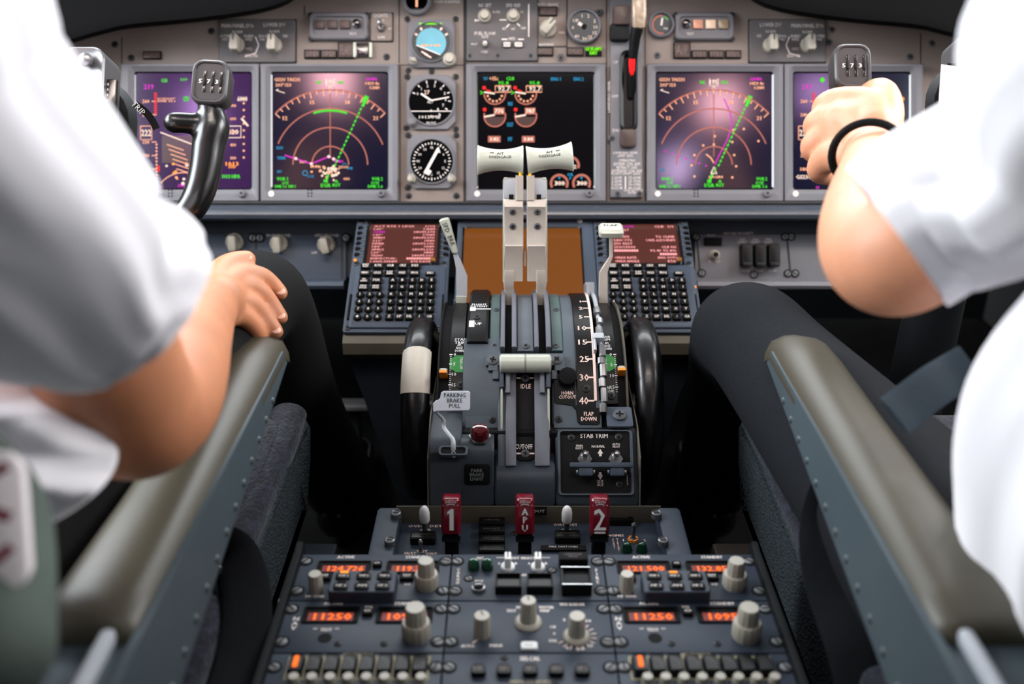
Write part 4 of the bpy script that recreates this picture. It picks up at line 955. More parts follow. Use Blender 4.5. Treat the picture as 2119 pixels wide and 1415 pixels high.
ext(bb, [(1.10, .558), (1.01, .558), (.966, .553), (.955, .550), (.947, .543), (.943, .533), (.93, ZD), (1.10, ZD)], bx0-.0001, HX(958, 840), 'quad_shaded')
ext(bb, [(1.10, .54), (1.0, .543), (.966, .551), (.955, .5495), (.947, .543), (.943, .533), (.931, ZD), (1.10, ZD)], bx0, bx1, 'quad_shaded')
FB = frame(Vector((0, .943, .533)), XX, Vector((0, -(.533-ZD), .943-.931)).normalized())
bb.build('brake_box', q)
def bl(px, py, h=0): return L(FB, px, py, h)
bb = MB(QI @ FB); c_ = bl(987, 981); bb.box(*c_, 0, .0285, .0235, .003, 'blackmat', .001, .002)
bb.text('PARK\nBRAKE\nLIGHT', *c_, .0018, .0135, 'annuntext2' if 'annuntext2' in MATS else (mat('annuntext2', (112, 122, 118), .5) and 'annuntext2'), .0155, bold=.0003); bb.build('placard', q, label='black plate marked PARK BRAKE LIGHT')
bb = MB(QI); bb.cyl(0, 0, 0, .001, .001, 'black', 6) if False else None
pL_ = hit(992, 892, .187)[0]
plz = onplane(993, 905, Vector((0, .96, .5525)), Vector((0, -.15, 1)).normalized())
bb = MB(); bb.lathe([(.0125, 0), (.0125, .003)], 'metal', 6); bb.lathe([(.0108, .003), (.0105, .006), (.0100, .0115), (.008, .0145), (.004, .016)], 'redlamp', 24); bb.build('brake_lamp', q, loc=QI @ frame(plz, XX, Vector((0, -.25, 1))), label='dark red domed lamp')
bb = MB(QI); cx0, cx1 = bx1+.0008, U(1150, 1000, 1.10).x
ext(bb, [(1.03, .52), (.965, .5235), (.952, .522), (.943, .517), (.936, .508), (.931, ZD), (1.03, ZD)], cx0, cx1, 'quad_shaded'); bb.build('centre_block', q)
# stabiliser trim switch box
sx0_, sx1_ = cx1+.0008, U(1325, 1000, 1.10).x
sT = Vector((0, .985, .5505)); sB = Vector((0, .9365, .4965)); upv = (sT-sB).normalized(); FS = frame(sB, XX, XX.cross(upv))
bb = MB(QI)
ext(bb, [(1.10, .540), (.998, .541), (.990, .5495), (.985, .5505), (.9365, .4965), (.932, .490), (.931, ZD), (1.10, ZD)], sx0_, sx1_, 'quad_shaded'); bb.build('trim_box', q)
def sl(px, py, h=0): return L(FS, px, py, h)
bb = MB(QI @ FS)
a_, b_ = sl(1160, 1022), sl(1303, 893); c_ = ((a_[0]+b_[0])/2, (a_[1]+b_[1])/2); w_, h_ = b_[0]-a_[0], b_[1]-a_[1]
bb.rr([(*c_, w_+.006, h_+.004, .004, -.001), (*c_, w_+.005, h_+.003, .004, .003), (*c_, w_, h_, .003, .003), (*c_, w_-.001, h_-.001, .003, .0007)], 'quad', False, False)
bb.rr([(*c_, w_-.001, h_-.001, .003, .0008)], 'darkplate')
def st(t_, px, py, h, w): bb.text(t_, *sl(px, py), .0012, h, 'print', w, bold=.0002)
st('STAB TRIM', 1229, 902, .0052, .031); st('MAIN\nELECT', 1199, 925, .0052, .0085); st('NORMAL', 1238, 924, .0030, .0150); st('AUTO\nPILOT', 1275, 922, .0052, .0085); st('CUT\nOUT', 1242, 1000, .0068, .0072)
ar = sl(1242, 937); bb.fill([(ar[0]-.0032, ar[1]-.001), (ar[0]+.0032, ar[1]-.001), (ar[0], ar[1]+.0045)], .0012, 'print'); bb.quad(ar[0], ar[1]-.0025, .003, .003, .0012, 'print')
ar = sl(1242, 985); bb.fill([(ar[0]-.0032, ar[1]+.001), (ar[0]+.0032, ar[1]+.001), (ar[0], ar[1]-.0042)], .0012, 'print'); bb.quad(ar[0], ar[1]+.0025, .003, .003, .0012, 'print')
bb.text('BACKDRIVE', *sl(1298, 993), .0012, .0015, 'print', .011, a=math.pi/2)
bb.build('trim_placard', q, label='black plate marked STAB TRIM')
for x_, y_ in ((1182, 906), (1280, 905), (1282, 1003)): screw(q, QI @ FS @ T(*sl(x_, y_), .0009), 'd', 1.0)
for px in (1210, 1274):
    bb = MB(); bb.lathe([(.0088, 0), (.0088, .002), (.0076, .0035)], 'metal', 6); bb.lathe([(.0062, .003), (.0062, .005), (.005, .005), (.0048, .003)], 'chrome', 20)
    bb.lathe([(.0022, .003), (.0038, .014), (.004, .016), (.0025, .0185), (.0008, .019)], 'chrome', 16, RX(-.25)); o = bb.build('toggle_switch', q, loc=QI @ FS @ T(*sl(px, 951), .001))
    bb = MB(); wy = sl(px, 967)[1]-sl(px, 951)[1]
    bb.box(0, wy, .014, .0355, .0055, .005, 'blue_panel', .0006); bb.box(0, wy-.006, .010, .0155, .012, .010, 'blue_panel', .001, .001); 
    for s_ in (-1, 1): bb.cyl(0, 0, -.001, .001, .0026, 'metal', 12, X=T(s_*.0095, wy-.007, .007) @ RY(math.pi/2))
    bb.build('switch_guard', q, loc=QI @ FS @ T(*sl(px, 951), .001))
# side plates (cream edged)
for s_ in (-1, 1):
    bb = MB(QI); x_ = bx0-.0018 if s_ < 0 else sx1_+.0002
    pr = [(1.22, .50), (1.10, .56), (1.0, .556 if s_ > 0 else .560), (.985, .554), (.948, .535), (.936, .505), (.9285, ZD-.004), (1.22, ZD-.004)]
    ext(bb, pr, x_, x_+.0016, 'beige', .0003); bb.build('side_plate', q)
bb = MB(QI); p = onplane(1282, 859, Vector((0, 1.0, .564)), Vector((0, -.3, 1)).normalized())
bb.box(0, 0, 0, .03, .03, .004, 'blue_panel', .001, .002, X=frame(p-Vector((0, 0, .003)), XX, Vector((0, -.35, 1)))); bb.build('corner_cover', q)
screw(q, QI @ frame(p+Vector((0, 0, .0002)), XX, Vector((0, -.35, 1))), 'x', 1.9)
# housing underneath, reaching the floor
bb = MB(QI); bb.box(.009, 1.06, .325, .228, .25, .31, 'dark', .004); bb.box(.01, 1.08, .50, .19, .2, .1, 'blackmat', .004); bb.build('base', q)

# ------------------------------------------------------------------ trim wheels
def twheel(name, label, x0, x1, white):
    c = Vector(((x0+x1)/2, 1.12, .504)); w = x1-x0; R0 = .117
    t = thing(name, label, 'trim wheel', T(*c) @ RY(math.pi/2))
    bb = MB(); h = w/2
    bb.lathe([(.094, -h*.75), (.100, -h*.92), (.106, -h), (.111, -h*.86), (.1155, -h*.55), (R0, -h*.2), (R0, h*.2), (.1155, h*.55), (.111, h*.86), (.106, h), (.100, h*.92), (.094, h*.75), (.090, h*.2), (.090, -h*.2), (.094, -h*.75)], 'wheel', 96, cap0=False, cap1=False)
    bb.build('rim', t)
    bb = MB(); bb.lathe([(.0905, -.003), (.0905, .003), (.02, .006), (.02, -.006), (.0905, -.003)], 'black', 64, cap0=False, cap1=False); bb.lathe([(.02, -.02), (.02, .02)], 'metal', 24); bb.build('hub', t)
    bb = MB(); bb.tube([(.06, .03, 0), (.06, .03, h*1.0)], .008, 'black', 12); bb.build('handle', t)
    if white:
        r = lambda py: math.atan2(*(lambda p: (p[1]-c.z, p[0]-c.y))(wh(py)))
        bb = MB(); n = 14; e0, e1 = wh_e(717, c, R0), wh_e(812, c, R0); pr = [(.1066, -h*1.03), (.1115, -h*.9), (.1162, -h*.56), (.1178, -h*.2), (.1178, h*.2), (.1162, h*.56), (.1115, h*.9), (.1066, h*1.03), (.104, h*.9), (.104, -h*.9)]
        rs = []
        for i in range(n+1):
            e = e0+(e1-e0)*i/n
            rs.append([(c.x+z_, c.y+r_*math.cos(e), c.z+r_*math.sin(e)) for r_, z_ in pr])
        bb.rings(rs[::-1], 'wheelwhite', True, True); 
        bb.M = (T(*c) @ RY(math.pi/2)).inverted(); b2 = MB(bb.M); b2.rings(rs, 'wheelwhite', True, True); b2.build('painted_band', t, label='white painted band')
def wh_e(py, c, R0):
    r = ray(1087, py); o = CAM-c; a = r.y**2+r.z**2; b_ = 2*(o.y*r.y+o.z*r.z); c_ = o.y**2+o.z**2-R0*R0
    t_ = (-b_-math.sqrt(max(0, b_*b_-4*a*c_)))/(2*a); p = CAM+r*t_
    return math.atan2(p.z-c.z, p.y-c.y)
twheel('trim_handwheel', 'left black trim wheel with a white painted band on its rim', U(828, 860, 1.165).x, U(888, 860, 1.165).x, True)
twheel('trim_handwheel', 'right black trim wheel, glossy and unmarked, beside the flap scale', U(1316, 860, 1.165).x, U(1376, 860, 1.165).x, False)

# ------------------------------------------------------------------ thrust levers
def lever_frame(deg, x=0, piv=AC):
    d = Vector((0, math.cos(R_(deg)), math.sin(R_(deg))))
    return frame(Vector((x, piv.y, piv.z)), XX, XX.cross(d))
LF = lever_frame(77)
for side in (-1, 1):
    def m(px): return px if side < 0 else 2173-px      # the right lever mirrors the left one
    t = thing('thrust_lever', 'left thrust lever with grey-white flared handle' if side < 0 else 'right thrust lever with grey-white flared handle tilted up at its outer end', 'lever', LF, 'pair of thrust levers')
    def l(px, py, h=0): return L(LF, m(px), py, h)
    def sec(x0, x1, py, zf, zb=-.012, c=.0012):
        a = l(x0, py, zf)[0]; b_ = l(x1, py, zf)[0]; y = l(1062, py, zf)[1]
        if a > b_: a, b_ = b_, a
        return [(a, y, zb), (b_, y, zb), (b_, y, zf-c), (b_-c, y, zf), (a+c, y, zf), (a, y, zf-c)]
    bb = MB(); S = [sec(1042, 1083, 369, .010), sec(1042, 1083, 412, .010), sec(1042, 1083, 414, .012), sec(1042, 1083, 428, .0145), sec(1042, 1083, 437, .0115), sec(1043, 1083, 505, .0115), sec(1043, 1083, 509, .0125), sec(1043, 1082, 534, .006), sec(1043, 1082, 582, .006)]
    bb.rings(S[::-1], 'brushed', True, True)
    S = [sec(1043, 1064, 560, .007, -.008), sec(1042, 1063, 590, .008, -.008), sec(1043, 1063, 596, .006, -.008), sec(1045, 1065, 612, .005, -.008), sec(1047, 1064, 640, .003, -.008)]
    bb.rings(S[::-1], 'brushed', True, True)
    y0 = l(1062, 640)[1]; a = l(1049, 640)[0]; b_ = l(1063, 640)[0]
    bb.box((a+b_)/2, (y0+.07)/2, -.002, abs(b_-a), y0-.07, .006, 'metal', .001)
    bb.rings([sec(1067, 1083, 364, .014), sec(1067, 1083, 414, .014)][::-1], 'brushed', True, True)
    arm_ = bb.build('arm', t)
    bb = MB(); bb.rings([sec(1040.5, 1044, 372, .006), sec(1040.5, 1044, 584, .006)][::-1], 'cream', True, True); bb.box(*l(1047, 369), .006, .005, .003, .01, 'cream', .0006); bb.build('side_cover', t)
    bb = MB(); bb.box(*l(1055.5, 390, .010), .0103, .0155, .024, .001, 'lightgrey', .0003); bb.box(*l(1058, 407, .010), .0110, .0058, .0060, .001, 'blackmat', .0002); bb.build('switch_window', t)
    bb = MB(); bb.tube([(*l(1077, 367, .006), .006), (*l(1077, 355, .006), .006)], .0022, 'yellow', 10); bb.build('wire', t, label='yellow wires at the base of the handle')
    for py in (438, 468): screw(arm_, T(*l(1061, py, .012), .0121), 'x', 1.0)
    # handle: flared grip
    xa, xb = l(988, 332, 0)[0], l(1083, 332, 0)[0]; yc = l(1040, 331, 0)[1]
    if side > 0: yc = L(LF, 1135, 328, 0)[1]
    ln = abs(xb-xa); cx_ = (xa+xb)/2; tilt = 0.02 if side < 0 else .09
    rad = lambda u: .0132+.0052*(abs(u)**2.1)+(.0002*(-u))       # u from -1 (outer) to 1 (inner)
    XH = T(cx_, yc, 0) @ RZ(tilt if side > 0 else -.0)
    pts = []; n = 26
    bb = MB()
    us = [-1+2*i/n for i in range(n+1)]
    rs = []
    def ring(x, r, k=36): return [(x, r*math.cos(2*math.pi*j/k), r*math.sin(2*math.pi*j/k)) for j in range(k)]
    sg = 1 if side < 0 else -1
    seq = [(-1.0, rad(-1)-.0035)]+[(-1.0, rad(-1)-.001)]+[(-.975, rad(-1)+.0002)]+[(u, rad(u)) for u in us[1:-1]]+[(.975, rad(1)), (1.0, rad(1)-.001), (1.0, rad(1)-.0035)]
    rs = [ring(u*ln/2*sg, r) for u, r in seq]
    if sg < 0: rs = rs
    else: rs = rs
    bb.rings(rs if sg < 0 else [r[:] for r in rs], 'cream', True, True, True, XH)
    # make normals face out regardless of the direction of the rings
    def hwrap(x0_, a0):
        def fn(x, y):
            u = (x0_+x)/(ln/2); r = rad(u*sg)+.0003; a = a0-y/r
            v = XH @ Vector((x0_+x, r*math.cos(a), r*math.sin(a))); return tuple(v)
        return fn
    wtext(bb, 'A/T', hwrap(0, R_(52)), .0036, 'printdark', .0085, .00025); wtext(bb, 'DISENGAGE', hwrap(0, R_(72)), .0036, 'printdark', .027, .00025)
    fn = hwrap(-.0105*sg, R_(50)); wpoly(bb, [(-.0025, -.0003), (.001, -.0003), (.001, -.001), (.0028, 0.0002), (.001, .0014), (.001, .0007), (-.0025, .0007)] if sg > 0 else [(.0025, -.0003), (.0025, .0007), (-.001, .0007), (-.001, .0014), (-.0028, .0002), (-.001, -.001), (-.001, -.0003)], fn, 'printdark')
    o = bb.build('handle', t)
    bm = bmesh.new(); bm.from_mesh(o.data); 
    hf = [f for f in bm.faces if f.material_index == 0]; bmesh.ops.recalc_face_normals(bm, faces=hf); bm.to_mesh(o.data); bm.free()
t = thing('reverser_link', 'small cream pin in the gap between the thrust levers', 'pin', LF)
bb = MB(); p = L(LF, 1086.5, 535); bb.box(p[0], p[1], 0, .0026, .02, .004, 'cream', .0008); bb.build('pin_body', t)

# start (fuel cut-off) levers: cream knobs on bent arms
for side in (-1, 1):
    def m(px): return px if side < 0 else 2174-px
    t = thing('fuel_cutoff_lever', ('left' if side < 0 else 'right')+' fuel cut-off lever, cream cylinder knob under the thrust levers', 'lever', T(0, AC.y, AC.z))
    I = T(0, -AC.y, -AC.z)
    p, el = hit(m(1063), 752, .203); 
    x0, x1 = p.x-.0163, p.x+.0163
    bb = MB(I); X_ = Matrix.Translation(p) @ RY(math.pi/2)
    bb.lathe([(.0095, -.0163), (.0108, -.0145), (.0108, .0145), (.0095, .0163)], 'cream', 28, X_); bb.build('knob', t)
    bb = MB(I); xo = HX(m(1038), 860, .2)
    arcstrip(bb, xo-.0025, xo+.0025, HE(752, .2), HE(800, .2), .15, .2, 'blue_panel', .0008, 6)
    arcstrip(bb, xo-.0013, xo+.0013, HE(796, .195), HE(945, .195) if False else R_(160), .15, .195, 'cream', .0006, 12)
    xi = xo+(.007 if side < 0 else -.007)
    arcstrip(bb, xi-.003, xi+.003, HE(765, .196), HE(812, .196), .16, .197, 'lavender', .001, 6)
    bb.build('arm', t)

# speed brake lever
SF = lever_frame(76)
t = thing('speed_brake_lever', 'speed brake lever with slanted pale handle at the left of the quadrant', 'lever', SF)
l = lambda px, py, h=0: L(SF, px, py, h)
bb = MB(); bb.poly([l(*p) for p in ((938, 527), (946, 525), (954, 540), (967, 570), (967, 614), (945, 614), (944, 555))], -.002, .002, 'lightgrey', bev=.0005); a = l(945, 614); b_ = l(966, 614)
bb.box((a[0]+b_[0])/2, (a[1]+.09)/2, 0, abs(a[0]-b_[0])*.7, a[1]-.09, .003, 'lightgrey', .0005); bb.build('arm', t)
bb = MB(); bb.poly([l(*p) for p in ((909, 457), (912, 453), (925, 450), (929, 452), (947, 518), (946, 523), (941, 525), (936, 523))], -.007, .007, 'cream', bev=.002)
c_ = l(929, 485, .007); p0 = l(918, 459, .007); p1_ = l(941, 516, .007); ang = math.atan2(p1_[1]-p0[1], p1_[0]-p0[0]); bb.text('SPD  BRK', *c_, .0073, .0062, 'printdark', .031, a=ang, bold=.0002); bb.build('handle', t)
bb = MB(); bb.poly([l(*p) for p in ((944, 612), (967, 612), (962, 663), (944, 663))], -.004, .004, 'cream', bev=.0006); bb.fill([l(950, 626, .004), l(950, 643, .004), l(961, 634, .004)], .0043, 'printdark'); bb.build('indicator_block', t, label='cream block with black triangle')
bb = MB(); bb.poly([l(*p) for p in ((938, 622), (946, 622), (946, 720), (938, 700))], -.008, -.005, 'metal', bev=.0005); bb.poly([l(*p) for p in ((950, 664), (959, 664), (957, 690), (950, 690))], -.006, .0, 'cream', bev=.0005); bb.build('link', t)
# flap lever
FLf = lever_frame(76)
t = thing('flap_lever', 'flap lever with flat cream paddle handle marked FLAP', 'lever', FLf)
l = lambda px, py, h=0: L(FLf, px, py, h)
bb = MB(); bb.poly([l(*p) for p in ((1261, 488), (1267, 488), (1268, 530), (1263, 545), (1257, 562), (1257, 675), (1246, 675), (1238, 640), (1240, 563), (1246, 553), (1261, 530))], -.003, .003, 'brushed', bev=.0007)
a = l(1244, 672); bb.box(a[0]+.002, (a[1]+.1)/2, 0, .006, a[1]-.1, .003, 'metal', .0005); bb.build('arm', t)
p = U(1264, 474, 1.262)
Fh = frame(p, XX, Vector((0, -.25, 1)))
bb = MB(Matrix(FLf).inverted() @ Fh); bb.rr([(0, -.001, .027, .018, .003, -.007), (0, -.001, .031, .022, .004, -.005), (0, -.001, .031, .022, .004, .001), (0, 0, .026, .017, .003, .0038), (0, 0, .023, .014, .003, .0042)], 'cream', True, True); bb.text('FLAP', 0, .002, .0045, .0040, 'printdark', .018, bold=.0002); bb.build('handle', t)
# parking brake lever
t = thing('parking_brake_lever', 'parking brake lever, pale tab marked PARKING BRAKE PULL on a bent wire', 'lever', T(0, .95, .55))
I = T(0, -.95, -.55)
def pw(px, py, d): return U(px, py, d)
Fp = frame(U(940, 830, 1.095), XX+Vector((0, 0, 0)), Vector((0.02, -.78, .62)))
l = lambda px, py, h=0: L(Fp, px, py, h)
bb = MB(I @ Fp); bb.poly([l(*p) for p in ((913, 812), (919, 809), (969, 809), (973, 812), (973, 845), (969, 850), (905, 851), (897, 853), (896, 835), (903, 828), (908, 827), (911, 823))], -.0015, .0015, 'tab', bev=.0006)
bb.text('PARKING\nBRAKE\nPULL', *l(941, 829), .0018, .0165, 'printdark', .0235, bold=.00025); bb.build('tab', t)
bb = MB(I); pth = [U(899, 845, 1.097), U(906, 856, 1.10), U(917, 868, 1.105), U(918, 884, 1.105), U(928, 898, 1.10), U(937, 910, 1.097), U(938, 926, 1.095), U(939, 945, 1.10)]
pth = [Vector(p) for p in catmull([tuple(p) for p in pth], 4)]; bb.tube(pth, [(.0028, .0018)]*len(pth), 'lightgrey', 12); bb.build('rod', t)
bb = MB(QI); pp = onplane(938, 933, Vector((0, .9525, .5485)), Vector((0, -.45, 1)).normalized()); Xp = frame(pp, XX, Vector((0, -.5, 1)))
bb.rr([(0, 0, .032, .012, .004, -.004), (0, 0, .032, .012, .004, .0016), (0, 0, .028, .009, .003, .0016), (0, 0, .026, .008, .003, -.001)], 'quad', False, False, X=Xp); bb.rr([(0, 0, .027, .009, .003, .0004)], 'blackmat', X=Xp); bb.build('lever_slot', q)
# ================================================================== fire control panel and aft pedestal
FFi = frame(Vector((0, 0, .463)), XX, Vector((0, 0, 1)))
def fl(px, py, h=0): return L(FFi, px, py, h)
t = thing('fire_control_panel', 'fire control panel with three dark red handles between the throttle and the radios', 'fire panel', T(0, .86, .463))
I = T(0, -.86, -.463)
bb = MB(I); xa, xb = fl(828, 1100)[0], fl(1360, 1100)[0]
bb.box((xa+xb)/2, .865, .463-.006, xb-xa, .135, .012, 'ped', .001)
for tt, x, y, w in (('OVHT DET', 880, 1089, .038), ('OVHT DET', 1170, 1086, .027), ('A', 858, 1101, .0025), ('B', 900, 1101, .0025), ('A', 1151, 1100, .0025), ('B', 1192, 1099, .0025), ('TEST', 873, 1141, .012), ('FAULT', 849, 1145, .012), ('OVHT', 893, 1146, .012), ('ENGINES', 1272, 1108, .02), ('1', 1290, 1118, .001), ('2', 1334, 1118, .002)):
    bb.text(tt, *fl(x, y), .4633, .0042, 'printpink', w, bold=.0002)
bb.text('E\nX\nT', *fl(1270, 1125), .4633, .018, 'printpink', .0028); bb.text('T\nE\nS\nT', *fl(1279, 1127), .4633, .022, 'printpink', .0028)
bb.build('faceplate', t)
bb = MB(I); bb.box((xa+xb)/2, .9285, .4740, xb-xa+.01, .002, .023, 'beige', .0006); bb.build('back_flange', t)
for s_ in (-1, 1):
    x_ = (xa-.012) if s_ < 0 else (xb+.012)
    bb = MB(I); ext(bb, [(.930, .478), (.922, .487), (.80, .487), (.80, .45), (.930, .45)], x_-.0125, x_+.0125, 'ped', .003)
    bb.build('side_bracket', t)
    for py in (1060, 1116):
        pt = L(frame(Vector((0, 0, .487)), XX, Vector((0, 0, 1))), (819 if py == 1060 else 806) if s_ < 0 else (1359 if py == 1060 else 1373), py, .006)
        bb = MB(); bb.lathe([(.0058, 0), (.0056, .006), (.0045, .0065), (.0038, .0055)], 'metal', 18, cap1=True); bb.lathe([(.0036, .0056), (.0036, .0058)], 'screwdark', 12); bb.quad(0, 0, .005, .001, .006, 'blackmat'); bb.build('screw', t, loc=I @ T(pt[0], pt[1], .487))
# red fire handles
upf = Vector((0, .30, .954)); nf = XX.cross(upf)
for px, tt, lab in ((934, '1', 'dark red fire handle with large white 1'), (1086, 'A\nP\nU', 'dark red fire handle with white letters A P U'), (1240, '2', 'dark red fire handle with large white 2')):
    Fh = frame(U(px, 1104, 1.052), XX, nf)
    l = lambda x, y, h=0: L(Fh, x, y, h)
    sh = (px-1087)*.03; wt = 38; wb = 43
    bb = MB(I @ Fh)
    ytop = l(px, 1028)[1]; w0 = .0205; 
    dxp = (px-1087)*.00000
    sec = lambda w, y, z0, z1: (w, y, z0, z1)
    rs = []
    for (y, k, zf) in ((0, .86, .004), (.0015, .96, .006), (.006, 1, .007), (ytop-.004, .96, .007), (ytop-.001, .90, .0055), (ytop, .8, .004)):
        w = w0*k; c = .003
        rs.append([(-w/2, y, -.012), (w/2, y, -.012), (w/2, y, zf-c), (w/2-c, y, zf), (-w/2+c, y, zf), (-w/2, y, zf-c)])
    bb.rings(rs[::-1], 'firered', True, True)
    bb.text('DISCH', 0, ytop-.0035, .0074, .0024, 'white', .0105, bold=.0002)
    bb.arc(0, ytop-.0145, .0088, 60, 120, .0007, .0075, 'white', 8)
    if tt == '1': h_ = ytop*.58; y0_ = ytop*.15; bb.fill([(-.0014, y0_), (.0030, y0_), (.0030, y0_+h_), (.0002, y0_+h_), (-.0036, y0_+h_*.86), (-.0036, y0_+h_*.74), (-.0014, y0_+h_*.80)], .0075, 'white')
    elif tt == '2': bb.text(tt, 0, ytop*.44, .0074, ytop*.58, 'white', .0115, bold=.0012)
    else: bb.text(tt, 0, ytop*.43, .0074, ytop*.62, 'white', .0062, bold=.0007)
    if tt == '2': bb.quad(0, .0035, .0115, .002, .0074, 'white')
    bb.text('L', -.0075, ytop-.007, .0074, .0016, 'white'); bb.text('R', .0075, ytop-.007, .0074, .0016, 'white')
    bb.build('fire_handle', t, label=lab)
    bb = MB(I); p = U(px, 1104, 1.056); bb.box(p.x, p.y+.002, (p.z+.463)/2, .0145, .012, p.z-.463+.008, 'blackmat', .002); bb.box(p.x, p.y, p.z-.002, .0195, .016, .01, 'blackgloss', .002); bb.build('handle_stalk', t)
# guarded toggles with white domed caps
for px, ys in ((880, (1104, 1060)), (1172, (1104, 1060))):
    b0 = fl(px, ys[0]); 
    bb = MB(); bb.lathe([(.0065, 0), (.0065, .003), (.005, .0035)], 'knob', 20); bb.lathe([(.0030, .003), (.0036, .018)], 'screw', 14); bb.lathe([(.0048, .016), (.0056, .018), (.0058, .027), (.0048, .0325), (.0028, .0355), (.0008, .0365)], 'white', 22); bb.build('toggle_switch', t, loc=I @ T(b0[0], b0[1], .463))
bb = MB(); bb.lathe([(.0062, 0), (.0062, .003)], 'orange', 16, flute=.3, fl_n=7); bb.lathe([(.004, .003), (.002, .004), (.0022, .018), (.003, .021), (.0012, .023)], 'screw', 14); bb.build('test_toggle', t, loc=I @ T(*fl(1310, 1118), .463), label='steel toggle with orange base ring')
bb = MB(); bb.lathe([(.0024, 0), (.002, .006), (.0026, .013), (.001, .015)], 'metal', 12); bb.build('test_toggle', t, loc=I @ T(*fl(871, 1140), .463))
for px, py, w, h, n in ((876, 1119, .0275, .012, 1), (1174, 1117, .0275, .012, 1), (1279, 1084, .034, .006, 1), (1245, 1078, .034, .006, 1)):
    bb = MB(); bb.box(0, 0, .004, w, h*1.3, .009, 'blackmat', .0012); bb.box(0, 0, .0085, w*.88, h, .001, 'black', .0003); bb.text('BOTTLE DISCHARGE' if n else '', 0, 0, .0092, .002, 'annuntext', w*.6); bb.build('annunciator', t, loc=I @ T(*fl(px, py), .463))
for i, (py, tt) in enumerate(((1083, 'WHEEL WELL'), (1101, 'FAULT'), (1120, 'APU DET'), (1140, 'APU BOTTLE'))):
    bb = MB(); bb.box(0, 0, .004, .0285, .0125, .009, 'blackmat', .001); bb.box(0, 0, .0086, .026, .010, .001, 'black', .0003); bb.text(tt, 0, 0, .0092, .0025, 'annuntext', .018); bb.build('annunciator', t, loc=I @ T(*fl(1018, py, .004), .463))
bb = MB(); bb.box(0, 0, .001, .049, .009, .002, 'blackmat', .0006, .001); bb.text('FIRE SWITCHES', -.0, .001, .0022, .003, 'print', .031); bb.build('label_plate', t, loc=I @ T(*fl(1166, 1137), .464))
for px in (1297, 1328):
    bb = MB(); bb.lathe([(.0062, 0), (.0062, .002), (.0054, .004), (.0052, .006), (.0035, .0095), (.001, .0105)], 'greenlamp', 20); bb.build('bottle_lamp', t, loc=I @ T(*fl(px, 1139), .463))
for px, py in ((1064, 1104), (1223, 1117), (950, 1120)): screw(t, I @ T(*fl(px, py), .4635), 'd', .8)
bb = MB(QI @ FB); c_ = bl(1100, 1056, .005); bb.box(c_[0], c_[1], .006, .034, .0095, .002, 'blackmat', .0003); bb.text('CUTOUT', c_[0]+.0015, c_[1], .0073, .0032, 'print', .026, bold=.0001); bb.build('horn_label', q)

ZP = .524
FP = frame(Vector((0, 0, ZP)), XX, Vector((0, 0, 1)))
def pl(px, py, h=0): return L(FP, px, py, h)
cx0 = [pl(625, 1150)[0], pl(935.5, 1150)[0], pl(1247, 1150)[0], pl(1557, 1150)[0]]
ry = [pl(1087, y)[1] for y in (1146, 1243, 1351, 1478)]
DX = pl(1257, 1165)[0]-pl(641, 1165)[0]
ped = thing('pedestal', 'aft pedestal body carrying the radio panels, with dark raised side rails', 'pedestal', T(0, .7, 0))
bb = MB(T(0, -.7, 0)); yb = ry[0]; y_end = .46
bb.box((cx0[0]+cx0[3])/2, (yb+y_end)/2, (ZP+.17)/2-.003, cx0[3]-cx0[0]-.004, yb-y_end, ZP-.176, 'dark', .004); bb.box(0, .865, .31, .28, .13, .278, 'dark', .004); bb.build('body', ped)
for s_, x_ in ((-1, cx0[0]), (1, cx0[3])):
    bb = MB(T(0, -.7, 0)); ext(bb, [(yb+.006, ZP-.05), (yb+.010, ZP+.004), (yb+.004, ZP+.012), (yb-.006, ZP+.010), (y_end, ZP+.010), (y_end, ZP-.05)], x_-.003+s_*.002, x_+.003+s_*.002, 'dark', .0014); bb.build('side_rail', ped)

def panel(name, label, col, row, cat='radio panel', group=None, m='ped'):
    X = T((cx0[col]+cx0[col+1])/2, (ry[row]+ry[row+1])/2, ZP)
    t = thing(name, label, cat, X, group); I = X.inverted()
    bb = MB(I @ FP); w = cx0[col+1]-cx0[col]-.0012; h = ry[row]-ry[row+1]-.0012
    bb.box((cx0[col]+cx0[col+1])/2, (ry[row]+ry[row+1])/2, -.002, w, h, .004, m, .0008)
    xs = (cx0[col]+.0055, cx0[col+1]-.0055)
    sc_ = []
    for x_ in xs:
        for f_ in ((.17, .80) if row < 2 else (.25, .8)): sc_.append((x_, ry[row]-f_*(ry[row]-ry[row+1])))
    for x_, y_ in sc_: screw(t, I @ T(x_, y_, ZP+.0002), rnd.choice(['f', 'f', 's']), 1.15, 'fastener')
    return t, I, bb
def ptext(bb, s_, px, py, hpx, wpx, m='print', dx=0, z=.0003, a=0, bold=.0005):
    x, y = pl(px, py); sc_ = F/((Vector((x, y, ZP))-CAM).dot(AX)); bb.text(s_, x+dx, y, z, hpx/sc_/.66 if abs(a) < .1 else hpx/sc_, m, wpx/sc_ if abs(a) < .1 else wpx/sc_/.66, a=a, bold=bold)
